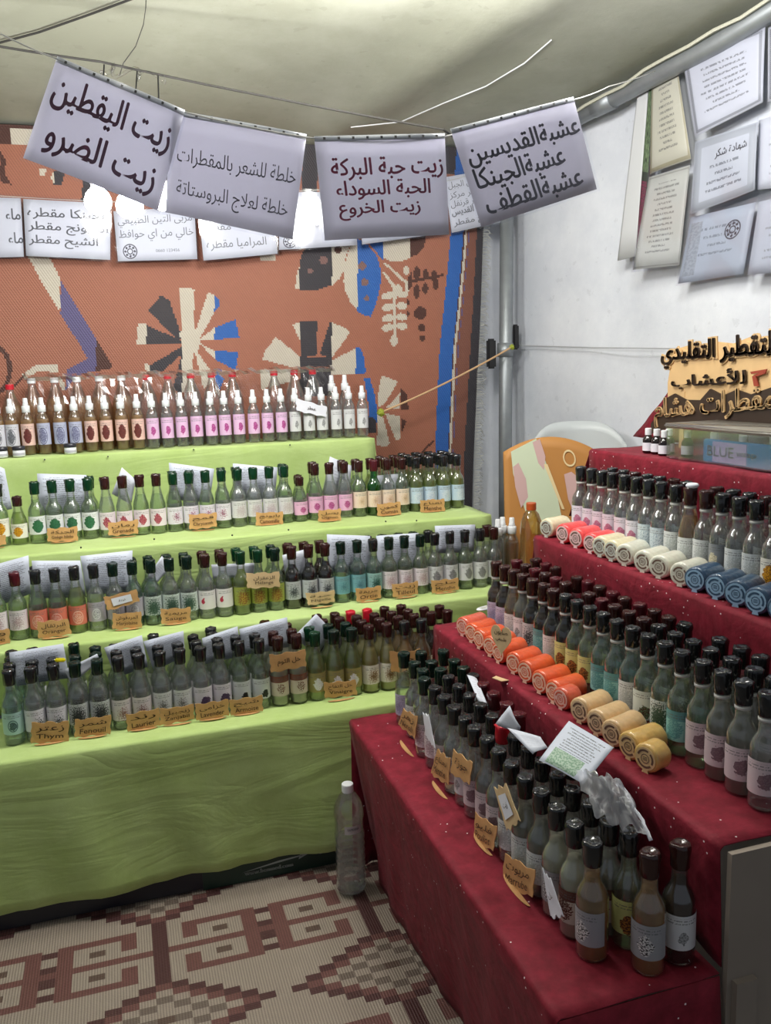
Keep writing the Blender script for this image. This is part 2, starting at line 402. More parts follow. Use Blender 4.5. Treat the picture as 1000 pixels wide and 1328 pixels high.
STEEL = plain('galvanised steel', srgb(150, 155, 158), .45, noise=.15, nscale=25, metal=.55)
pole = empty('tent_pole', (1.655, 3.50, 0), 0, 'grey steel corner pole with black strap brackets between rug and white sheet', 'pole')
P = pole.location
part('tube', tube([(0, 0, 0), (.012, 0, 1.2), (.03, 0, 2.33)], .030, 14), STEEL, pole, True)
part('collar', tube([(.013, 0, 1.50), (.015, 0, 1.56)], .036, 14), STEEL, pole, True)
BLACKTAPE = plain('black rubber', (.012, .012, .014), .5)
part('bracket', bevel_box(-.075, -.033, -.012, .012, 1.45, 1.58, .008), BLACKTAPE, pole)
part('bracket', bevel_box(.050, .078, -.012, .012, 1.53, 1.64, .006), BLACKTAPE, pole)
sidep = empty('roof_pole', wallp(.05, 2.36, .05), 0, 'horizontal grey steel roof pole under the canopy edge along white sheet', 'pole')
q0 = sidep.location
part('tube', tube([Vector((0, 0, 0)), WD*1.2+Vector((0, 0, .085)), WD*2.6+Vector((0, 0, .27))], .032, 14), STEEL, sidep, True)
part('sleeve_joint', tube([WD*.62+Vector((0, 0, .045)), WD*.72+Vector((0, 0, .05))], .036, 14), STEEL, sidep, True)
hem = [wallp(.06+.1*i, roofz(1.8, 3.66-.1*i)-.035+.006*wob(i*1.3), .09) for i in range(24)]
meta(part('canopy_rope', tube(hem, .006, 6), plain('pale hem rope', srgb(190, 190, 172), .8, noise=.3, nscale=200), None), 'pale beaded rope along the canopy hem over the wall papers', 'rope')

# ------------------------------------------------------------------ the woven rug on the back wall
RY = 3.55; CELL = .0062
def inpoly(X, Z, poly):
    c = np.zeros(X.shape, bool); n = len(poly)
    for i in range(n):
        x1, z1 = poly[i]; x2, z2 = poly[(i+1) % n]
        if z1 == z2: continue
        c ^= ((z1 > Z) != (z2 > Z)) & (X < (x2-x1)*(Z-z1)/(z2-z1)+x1)
    return c
RX0, RX1, RZ0, RZ1 = -1.25, 1.62, .55, 2.385
nx, nz = int((RX1-RX0)/CELL), int((RZ1-RZ0)/CELL)
gx, gz = np.meshgrid(RX0+(np.arange(nx)+.5)*(RX1-RX0)/nx, RZ0+(np.arange(nz)+.5)*(RZ1-RZ0)/nz)
ORA, BEI, NAV, BLU, BRN, PUR, LIL = srgb(166, 106, 84), srgb(206, 198, 182), srgb(46, 50, 58), srgb(28, 98, 178), srgb(74, 44, 38), srgb(92, 88, 132), srgb(128, 96, 92)
rc = np.zeros((nz, nx, 3)); rc[:] = ORA
def P2(pts, ox, oy, k): return [(lambda w: (w.x, w.z))(at(ox+x/k, oy+y/k, 1, RY)) for x, y in pts]
def paint(col, pts, ox=0, oy=0, k=1): rc[inpoly(gx, gz, P2(pts, ox, oy, k))] = col
def spot(col, x, y, rx, ry=None, a=0, ox=320, oy=290, k=3.125):
    ry = ry or rx
    paint(col, [(x+rx*math.cos(t)*math.cos(a)-ry*math.sin(t)*math.sin(a), y+rx*math.cos(t)*math.sin(a)+ry*math.sin(t)*math.cos(a)) for t in [i*2*PI/20 for i in range(20)]], ox, oy, k)
A2 = dict(ox=0, oy=330, k=2); A5 = dict(ox=320, oy=290, k=3.125); A4 = dict(ox=0, oy=300, k=4)
# windmill left
for c, p in [(BEI, [(467,88),(505,88),(503,230),(474,225)]), (NAV, [(383,145),(418,105),(440,120),(472,212),(466,226)]), (BEI, [(357,180),(380,181),(380,232),(355,232)]),
 (NAV, [(380,184),(470,222),(470,232),(380,232)]), (NAV, [(385,290),(470,240),(472,258),(420,305),(388,305)]), (BEI, [(374,285),(385,282),(388,305),(376,300)]),
 (NAV, [(448,350),(472,258),(472,356),(450,356)]), (BEI, [(472,240),(500,250),(503,356),(472,356)]), (BEI, [(505,208),(540,98),(557,103),(557,150),(515,225)]),
 (BLU, [(557,106),(572,118),(568,138),(557,146)]), (BEI, [(518,220),(557,190),(557,221)]), (BLU, [(557,190),(612,168),(622,215),(557,221)]),
 (BEI, [(518,230),(560,250),(560,274)]), (BLU, [(560,250),(620,252),(612,300),(560,274)]), (BEI, [(503,240),(560,320),(528,350)]), (BLU, [(560,300),(582,322),(570,350),(560,350)]),
 (BEI, [(466,205),(480,190),(512,195),(522,225),(512,256),(478,258)])]: paint(c, p, **A2)
# windmill right and the small one
for c, p in [(BEI, [(65,550),(75,512),(120,460),(218,540),(218,592)]), (BEI, [(185,410),(215,400),(215,472)]), (NAV, [(215,395),(285,392),(282,535),(218,541)]),
 (NAV, [(216,540),(345,540),(342,700),(216,700)]), (NAV, [(295,530),(335,400),(343,400),(343,545)]), (BEI, [(343,400),(410,430),(414,446),(343,545)]),
 (BEI, [(343,555),(440,505),(440,612),(343,612)]), (BLU, [(440,500),(460,505),(474,540),(482,605),(440,612)]), (BEI, [(55,590),(180,590),(180,640),(60,672)]),
 (BLU, [(474,627),(497,625),(520,700),(532,800),(500,830),(488,700)]), (NAV, [(488,780),(520,790),(525,850),(490,850)]),
 (BEI, [(545,615),(612,638),(608,652),(562,725),(530,748),(530,700)]), (BEI, [(566,745),(622,688),(622,752)]), (BRN, [(624,668),(650,690),(658,753),(624,755)]),
 (BEI, [(560,768),(624,782),(624,872),(605,880)]), (BRN, [(626,790),(650,800),(628,852)]), (BEI, [(528,768),(552,782),(580,892),(570,900),(528,902)]),
 (BEI, [(195,265),(205,190),(215,172),(215,268)]), (NAV, [(213,95),(345,60),(345,248),(290,268),(213,268)]), (ORA, [(190,60),(240,94),(222,125),(213,165),(190,170)]),
 (BEI, [(345,60),(430,60),(402,130),(393,190),(375,225),(345,250)]), (BEI, [(430,70),(450,60),(450,352),(420,320),(400,275),(392,235),(396,165),(412,115)]),
 (BLU, [(450,60),(490,85),(525,130),(541,180),(543,240),(526,320),(502,378),(475,372),(448,355)]), (BLU, [(480,60),(552,60),(552,150),(520,110)]),
 (BEI, [(552,60),(660,60),(660,142),(630,152),(590,156),(552,140)]), (BRN, [(660,60),(720,50),(715,92),(690,125),(660,137)])]: paint(c, p, **A5)
for c, x, y, r in [(LIL,312,148,17),(LIL,257,192,11),(BRN,370,105,15),(LIL,468,172,17),(LIL,478,238,15),(LIL,486,302,11),(BRN,702,363,26),(BRN,708,422,16),(BRN,710,464,12)]: spot(c, x, y, r)
for y in (297, 343, 388, 425): spot(BEI, 572, y-4, 26, 15, -.25); spot(BEI, 628, y-10, 23, 15, .15)
for p in ([(592,255),(606,255),(604,480),(594,480)], [(552,160),(562,158),(652,238),(648,252)], [(550,198),(558,196),(606,258),(596,268)]): paint(BEI, p, **A5)
spot(BEI, 597, 474, 15, 25); spot(BEI, 612, 262, 16, 14); spot(BEI, 645, 190, 12, 17); spot(BEI, 648, 262, 8, 20)
for x, y in ((686,203),(686,276),(720,208),(720,264),(755,215),(762,248)): spot(BRN, x, y, 13 if x < 700 else 12, 28 if x < 700 else 22)
for p in ([(652,232),(795,204),(795,214),(652,244)], [(650,225),(664,195),(668,250),(655,275)]): paint(BRN, p, **A5)
spot(BRN, 652, 320, 6, 12); spot(BRN, 652, 368, 6, 12)
# the long bird leg at the left
for c, p in [(BEI, [(130,100),(240,100),(310,240),(312,422),(220,270)]), (PUR, [(315,258),(395,390),(498,555),(498,722),(400,745),(340,830),(345,720),(455,660),(415,590),(313,428)]),
 (BRN, [(498,555),(580,695),(575,716),(498,724)]), (BEI, [(112,745),(180,697),(300,690),(300,735),(200,722),(130,770)]), (BEI, [(300,735),(340,800),(330,830),(305,800)])]: paint(c, p, **A4)
spot(BRN, 0, 0, 1); paint(BRN, [(0,195),(8,210),(6,225),(15,240),(0,236)]); spot(BEI, 55, 223, 5, 5, 0, 0, 0, 1)
paint(BEI, [(70,222),(66,230),(70,240)]); paint(NAV, [(70,222),(84,224),(80,240),(70,240)]); paint(NAV, [(108,232),(140,238),(135,268),(105,262)])
paint(BEI, [(336,330),(358,329),(358,338),(338,338)])
spot(BRN, -10, 480, 26, 34, 0, 0, 0, 1); spot(ORA, -13, 480, 23, 31, 0, 0, 0, 1); paint(BRN, [(18,498),(32,484),(33,487),(20,502)]); paint(BRN, [(660,975),(760,875),(762,882),(680,975)], **A5)
# top stripes
paint(BRN, [(-400,120),(700,120),(700,186),(560,196),(400,206),(0,188),(-400,188)])
paint(BEI, [(14,166),(52,168),(52,188),(14,187)]); paint(NAV, [(392,150),(412,150),(412,252),(392,250)]); paint(NAV, [(572,150),(640,150),(600,226),(572,226)])
# right edge stripes: (x at three heights of the photograph)
def stripe(col, a, b):
    ys = (190, 322, 450, 578, 720)
    paint(col, [(x, y) for x, y in zip(a, ys)]+[(x, y) for x, y in zip(reversed(b), reversed(ys))])
stripe(BLU, (592, 581, 570, 566, 563), (608, 598, 587, 583, 580))
stripe(BRN, (608, 598, 587, 583, 580), (613, 602, 591, 588, 585))
stripe(BEI, (610, 600, 588, 584, 581), (613, 603, 591, 587, 584))
stripe(srgb(128, 82, 68), (613, 603, 591, 587, 584), (626, 617, 609, 604, 601))
stripe(PUR, (614, 605, 593, 589, 586), (615, 606, 594, 590, 587))
stripe(NAV, (625, 616, 609, 604, 601), (660, 650, 640, 636, 632))
def edge_x(z):
    zs = [2.25, 1.9, 1.55, 1.18, .6]
    pts = [at(x, y, 1, RY) for x, y in zip((634, 625, 620, 616, 612), (190, 322, 450, 578, 760))]
    return np.interp(-z, [-p.z for p in pts], [p.x for p in pts])
def rugpt(x, z): return (x, RY-.012*math.sin(x*3.1+.5)*math.sin(z*2.3)-.006*math.sin(x*9+z*4), z)
vx = RX0+np.arange(nx+1)*(RX1-RX0)/nx; vz = RZ0+np.arange(nz+1)*(RZ1-RZ0)/nz
VX, VZ = np.meshgrid(vx, vz); EX = edge_x(VZ[:, :1].ravel())[:, None]
VXs = np.minimum(VX, EX)
VYs = RY-.012*np.sin(VXs*3.1+.5)*np.sin(VZ*2.3)-.006*np.sin(VXs*9+VZ*4)
def color_grid(name, verts, cols, mat, ny_, nx_):
    me = bpy.data.meshes.new(name); i = np.arange(ny_)[:, None]*(nx_+1)+np.arange(nx_)[None, :]
    quads = np.stack([i, i+1, i+nx_+2, i+nx_+1], -1).reshape(-1, 4)
    me.vertices.add(len(verts)); me.vertices.foreach_set('co', verts.astype(np.float32).ravel())
    me.loops.add(quads.size); me.loops.foreach_set('vertex_index', quads.astype(np.int32).ravel())
    me.polygons.add(len(quads)); me.polygons.foreach_set('loop_start', np.arange(0, quads.size, 4, dtype=np.int32))
    me.update(calc_edges=True)
    a = me.attributes.new('weave', 'FLOAT_COLOR', 'FACE')
    a.data.foreach_set('color', np.concatenate([cols.reshape(-1, 3), np.ones((len(quads), 1))], 1).astype(np.float32).ravel())
    me.materials.append(mat); me.validate(); return me
def weave_mat(name, ax, freq, dark, diag):
    m, nt, b, out = nodes(name); b.inputs['Roughness'].default_value = .55; b.inputs['Specular IOR Level'].default_value = .35
    at_ = N(nt, 'ShaderNodeAttribute'); at_.attribute_name = 'weave'
    tc = N(nt, 'ShaderNodeTexCoord'); sp = N(nt, 'ShaderNodeSeparateXYZ'); nt.links.new(tc.outputs['Object'], sp.inputs[0])
    x, y = sp.outputs[0], sp.outputs[ax]
    s = mth(nt, 'SINE', mth(nt, 'MULTIPLY', mth(nt, 'ADD', x, mth(nt, 'MULTIPLY', y, diag)), freq))
    s2 = mth(nt, 'SINE', mth(nt, 'MULTIPLY', y, freq*1.15))
    k = mth(nt, 'MULTIPLY', mth(nt, 'ADD', mth(nt, 'MULTIPLY', s, .5), .5), dark)
    c = mixc(nt, k, at_.outputs['Color'], srgb(70, 44, 38))
    nz = N(nt, 'ShaderNodeTexNoise', Scale=5.0, Detail=5.0); nt.links.new(tc.outputs['Object'], nz.inputs['Vector'])
    c = mixc(nt, mth(nt, 'MULTIPLY', nz.outputs[0], .22), c, srgb(90, 70, 60))
    nt.links.new(c, b.inputs['Base Color'])
    bp = N(nt, 'ShaderNodeBump', Strength=.35, Distance=.002); nt.links.new(mth(nt, 'ADD', s, mth(nt, 'MULTIPLY', s2, .5)), bp.inputs['Height'])
    nt.links.new(bp.outputs[0], b.inputs['Normal']); return m
rug = empty('wall_rug', (0, RY, 1.2), 0, 'rust orange woven rug with windmill flowers and leaves hanging behind the green shelves', 'rug')
rm = color_grid('woven_panel', np.stack([VXs, VYs-RY, VZ-1.2], -1).reshape(-1, 3), rc, weave_mat('rug weave', 2, 620.0, .22, .6), nz, nx)
o = link('woven_panel', rm, rug)
fr = []
for i in range(330):
    z = .62+i*.005; x = float(edge_x(np.array([z]))[0]); L = .028+.018*rnd.random()
    pts = [Vector((x-.004, -.006, z-1.2)), Vector((x+L*.5, -.008-.012*rnd.random(), z-1.2+rnd.uniform(-.006, .008))), Vector((x+L, -.004, z-1.2+rnd.uniform(-.02, .006)))]
    fr.append(tube(pts, .0012, 3))
o = part('fringe', join(*fr), STRING, rug); o['kind'] = 'stuff'; o['label'] = 'white thread fringe'

# ------------------------------------------------------------------ floor mat
CW, CH = .0389, .0226/2; MX0, MY0 = -CW/2-CW*26, 2.06-CH-CH*2*34
ncx, ncy = 46, 118
LI, DK, MD, BR2 = srgb(170, 158, 144), srgb(78, 46, 48), srgb(116, 76, 72), srgb(98, 80, 70)
STR = srgb(120, 108, 98)
mc = np.zeros((ncy, ncx, 3))
for j in range(ncy):
    y = MY0+(j+.5)*CH
    dy = (2.06-y)/.0226; per = 22.0; d = ((dy+11) % per)-11; r = int(round(abs(d)+1e-6)) if True else 0
    r = int(abs(d)+.5)
    for i in range(ncx):
        x = MX0+(i+.5)*CW; cx = int(round(x/CW)) % 14; c = cx if cx <= 7 else 14-cx
        col = LI
        if r <= 5:
            if c == 0: col = DK
            if c == 7:
                a = abs(d); col = DK if (.7 < a < 1.75 or 3.1 < a < 4.2) else LI
                if a <= .5: col = MD
            if r == 0: col = MD if c else DK
            if r == 4 and 2 <= c <= 6: col = MD
            if c == 6 and r <= 4: col = MD
            if c == 2 and 2 <= r <= 4: col = MD
            if r == 2 and c == 4: col = BR2
            if r == 3 and c == 4: col = LI
        else:
            mm = 11-r; outer = 6-mm
            if c <= outer:
                if c >= outer-1 or r == 6: col = DK if (c+r) % 2 else MD
                elif r == 11 and c == 0: col = BR2
                elif c == 0 and r == 10: col = LI
                else: col = LI if (c+r) % 2 else STR
        mc[j, i] = col
mvx = MX0+np.arange(ncx+1)*CW; mvy = MY0+np.arange(ncy+1)*CH
MX, MY = np.meshgrid(mvx, mvy)
mat_m = color_grid('floor_mat', np.stack([MX, MY, 0*MX], -1).reshape(-1, 3), mc, weave_mat('mat weave', 1, 930.0, .42, 0.0), ncy, ncx)
fm = link('floor_mat', mat_m, None, (0, 0, .007)); meta(fm, 'woven plastic floor mat with maroon blocks and stepped diamonds before the green cloth', 'mat')
sm_ = fm.modifiers.new('thickness', 'SOLIDIFY'); sm_.thickness = .005

# ------------------------------------------------------------------ stepped displays under their cloths
def tier(name, side, front, z, depth, l0, l1, bottom, label, base_in=0.0, ends=(0, 0), flare=.04, mat=None, fold=.006, seed=0, cat='tablecloth', hem=0.0):
    """cloth over one step: side 'L' runs along x facing -y, 'R' runs along y facing -x"""
    mp = (lambda d, l, z_: Vector((l, front+d, z_))) if side == 'L' else (lambda d, l, z_: Vector((front+d, l, z_)))
    drop = z-bottom; R = .012
    prof = [(depth, 0, 0)]+[(depth*(1-k/7), 0, 0) for k in range(1, 7)]+[(R*1.6, 0, 0)]
    prof += [(R*(1-math.sin(a)), -R*(1-math.cos(a)), .02) for a in (.4, .9, 1.3)]
    nd = max(4, int(drop/.03))
    prof += [(base_in*(k/nd), -R-(drop-R)*k/nd, k/nd) for k in range(1, nd+1)]
    nl = int((l1-l0)/.035)
    root = empty(name, mp(0, (l0+l1)/2, 0), 0, label, cat)
    O = root.location
    V = []
    for i in range(nl+1):
        l = l0+(l1-l0)*i/nl
        for d, dz, k in prof:
            f = fold*min(1, drop/.2)*wob(l*5+dz*1.6, seed)*k+ .35*fold*wob(l*13+dz*5, seed+3)*k
            h = -hem*(l-l0)/(l1-l0)*k
            e = -.0015*(1+math.sin(l*23+d*31+seed))if k == 0 and d < depth-.01 else 0
            V.append(mp(d+f, l, max(.004, z+dz+h+e))-O)
    n = len(prof)
    F = [(i*n+j, i*n+j+1, (i+1)*n+j+1, (i+1)*n+j) for i in range(nl) for j in range(n-1)]
    o = part('cloth_top', (V, F), mat, root, True)
    m = o.modifiers.new('thickness', 'SOLIDIFY'); m.thickness = .002; m.offset = -1
    for e, l, sgn in ((ends[0], l0, -1), (ends[1], l1, 1)):
        if not e: continue
        def fe(u, v, l=l, sgn=sgn):
            zz = z-.003-(drop-.003)*v
            return mp(.004+(depth-.004)*u, l+sgn*(flare*v+.010*wob(u*depth*16, seed+2)*v), max(.004, zz))-O
        grid_obj('end_drape', 14, 10, fe, mat, root, True, .002)
    return root
LX0 = -.95
tier('green_tablecloth', 'L', 2.267, .4926, .315, LX0, 1.12, .072, 'long lime green tablecloth with deep front drop to the floor mat', -.004, (1, 1), .02, GREEN, .010, 1)
tier('green_tablecloth', 'L', 2.582, .6919, .235, LX0, 1.40, .4946, 'lime green cloth on the second green step above the lowest', .018, (1, 1), .02, GREEN, .004, 4)
tier('green_tablecloth', 'L', 2.822, .9248, .425, LX0, 1.285, .694, 'lime green cloth on the third green step with a pointed end over air', .018, (1, 1), .01, GREEN, .004, 7)
tier('green_tablecloth', 'L', 3.250, 1.1946, .27, LX0, .975, .927, 'lime green cloth on the highest green step below the rug', .012, (1, 1), .02, GREEN, .011, 9)
tier('red_tablecloth', 'R', .558, .4913, .292, 1.01, 2.20, .014, 'glittery crimson cloth on the lowest red step reaching the floor', .062, (1, 1), .05, RED, .010, 2)
tier('red_tablecloth', 'R', .851, .7073, .316, 1.02, 2.29, .4936, 'glittery crimson cloth on second red step with orange soaps', .012, (0, 1), .05, RED, .005, 5)
tier('red_tablecloth', 'R', 1.167, .955, .252, 1.02, 2.26, .7095, 'glittery crimson cloth on third red step with blue and white soaps', .014, (0, 1), .06, RED, .006, 8)
tier('red_tablecloth', 'R', 1.42, 1.192, .36, 1.02, 2.37, .957, 'glittery crimson cloth on highest red step under the plastic box', .014, (0, 1), .12, RED, .009, 12)
pn = empty('end_panel', (1.3, 1.004, 0), 0, 'grey brown plywood end panel closing the red steps near side', 'panel')
PLY = plain('grey painted plywood', srgb(150, 138, 126), .75, noise=.15, nscale=6)
part('board', join(box(-.44, .50, 0, .010, .004, .70), box(-.11, .50, 0, .010, .70, .945), box(.14, .50, 0, .010, .945, 1.18)), PLY, pn)
part('batten', box(-.43, -.39, -.012, 0, .01, .48), PLY, pn); 
# small pins in the green cloth
PIN = plain('black pin', (.02, .02, .02), .3)
for i, (x, y, z_) in enumerate([(58,596,0),(140,592,0),(251,583,0),(376,577,0),(105,710,1),(200,699,1),(301,694,1),(374,687,1),(500,676,1),(540,675,1)]):
    Y, lab = ((3.245, 'highest'), (2.817, 'third'))[z_]
    p = at(x, y, 1, Y); p.y -= .002
    meta(part('pin', lathe([(.001, -.002), (.003, -.001), (.003, .001), (.001, .002)], 8), PIN, None, loc=p, rot=(PI/2, 0, 0)),
         'tiny black pin head on the lip of the %s green step, %s from its left' % (lab, ['first', 'second', 'third', 'fourth', 'first', 'second', 'third', 'fourth', 'fifth', 'sixth'][i]), 'pin', 'pins in the green cloth lips')

# banner showing under the green cloth
bn = empty('floor_banner', (0, 2.285, 0), 0, 'dark printed banner strip showing under the green cloth hem', 'banner')
part('strip', box(-.95, .54, 0, .01, .014, .105), plain('near black vinyl', (.012, .014, .022), .4), bn)
part('strip_green', box(.13, .54, -.002, 0, .010, .082), plain('dark green vinyl', (.006, .03, .02), .4), bn)
bq = lambda u, v: Vector((u, -.0035, v))
part('lettering', letters([('www.benmed.com', .25, .39, .030, .042, .01)], bq), plain('white print', (.35, .4, .38), .5), bn)
part('swoosh', ([Vector((.24, -.003, .04)), Vector((.42, -.003, .056)), (.408, -.003, .047), (.44, -.003, .060), (.414, -.003, .066), Vector((.42, -.003, .060)), Vector((.35, -.003, .056))], [(0, 1, 5, 6), (2, 3, 4)]), plain('white print', (.3, .3, .3), .5), bn)
for i in range(4):
    part('ring', ([(.475+.017*i+r*math.cos(a), -.003, .058+r*math.sin(a)) for a in [k*PI/6 for k in range(12)] for r in (.0045, .0075)], [(2*k, 2*k+1, (2*k+3) % 24, (2*k+2) % 24) for k in range(12)]), plain('white print', (.3, .3, .3), .5), bn)

def onroof(px, py, gap=.004):
    y = 3.6
    while y > 0:
        q = at(px, py, 1, y)
        if q.z <= roofz(q.x, y)-gap: return q
        y -= .01
    return q

# ------------------------------------------------------------------ bottles
S = 18
def r_round(r, H): return [(r*.55, 0), (r*.92, .001), (r, .006), (r, .50*H), (r*.985, .535*H), (r*.90, .575*H), (r*.74, .615*H), (r*.585, .65*H), (r*.52, .68*H), (r*.49, .74*H), (r*.475, .965*H), (r*.42, .967*H)]
def r_cone(r, H): return [(r*.55, 0), (r*.92, .001), (r, .006), (r, .47*H), (r*.97, .51*H), (r*.88, .56*H), (r*.76, .62*H), (r*.64, .68*H), (r*.55, .74*H), (r*.51, .80*H), (r*.49, .965*H), (r*.42, .967*H)]
def r_spray(r, H): return [(r*.6, 0), (r*.94, .001), (r, .006), (r, .58*H), (r*.97, .62*H), (r*.86, .66*H), (r*.68, .70*H), (r*.54, .73*H), (r*.50, .77*H)]
def r_big(r, H): return [(r*.6, 0), (r*.95, .002), (r, .01), (r, .55*H), (r*.97, .60*H), (r*.82, .70*H), (r*.58, .80*H), (r*.36, .88*H), (r*.31, .91*H), (r*.31, .94*H)]
PROF = {'round': (r_round, .0268, .205), 'cone': (r_cone, .0268, .205), 'short': (r_cone, .026, .160), 'spray': (r_spray, .0225, .205), 'litre': (r_big, .041, .275)}
GLASSM = {'clear': clear('clear glass', (.99, .993, .99), (.50, .57, .54), .24, .15, .025, (.85, .88, .87)),
          'green': clear('green glass', (.12, .62, .22), (.02, .25, .06), .22, .03),
          'pet': clear('clear PET', (.985, .985, .99), (.70, .72, .74), .22, .16, .04, (.88, .88, .9))}
LIQ = {'water': clear('water liquid', (.97, .98, .97), (.88, .92, .89), .0, .05, .17, (.88, .92, .90)),
       'greenish': clear('pale green liquid', (.90, .96, .87), (.74, .84, .68), .0, .05, .16, (.70, .80, .62)),
       'teal': clear('pale teal liquid', (.86, .95, .91), (.68, .80, .75), .0, .05, .16, (.60, .76, .70)),
       'yellow': clear('yellow liquid', (.90, .86, .40), (.70, .62, .22), .0, .05, .65, (.86, .78, .32)),
       'lemon': clear('yellow green liquid', (.84, .92, .50), (.60, .70, .26), .0, .05, .30, (.72, .82, .36)),
       'milky': clear('milky beige liquid', (.60, .60, .50), (.50, .50, .42), .0, .05, .85, (.80, .79, .64)),
       'cloudy': clear('cloudy grey liquid', (.86, .88, .83), (.72, .74, .68), .0, .05, .35, (.62, .63, .56)),
       'amber': clear('amber liquid', (.97, .84, .50), (.86, .64, .30), .0, .05, .45, (.93, .64, .28)),
       'gold': clear('golden brown liquid', (.93, .78, .50), (.76, .60, .34), .0, .05, .30, (.80, .58, .32)),
       'brown': clear('brown liquid', (.30, .17, .12), (.12, .07, .05), .0, .05, .25, (.18, .10, .07)),
       'black': clear('near black liquid', (.035, .03, .02), (.01, .01, .01), .0, .05, .3, (.02, .018, .014))}
CAPM = {'black': plain('black shrink cap', (.012, .013, .014), .14, .8), 'darkgreen': plain('dark green shrink cap', srgb(8, 34, 25), .15, .6),
        'green': plain('green shrink cap', srgb(8, 54, 32), .15, .6), 'brown': plain('dark brown shrink cap', srgb(52, 24, 22), .15, .6),
        'maroon': plain('maroon shrink cap', srgb(78, 22, 30), .15, .6), 'red': plain('red shrink cap', srgb(200, 30, 48), .3, .6), 'white': WHITE_PL}
RINGM = plain('pale neck ring', (.55, .55, .52), .3)
W_, PK, OG = srgb(226, 224, 230), srgb(232, 214, 226), srgb(214, 118, 96)
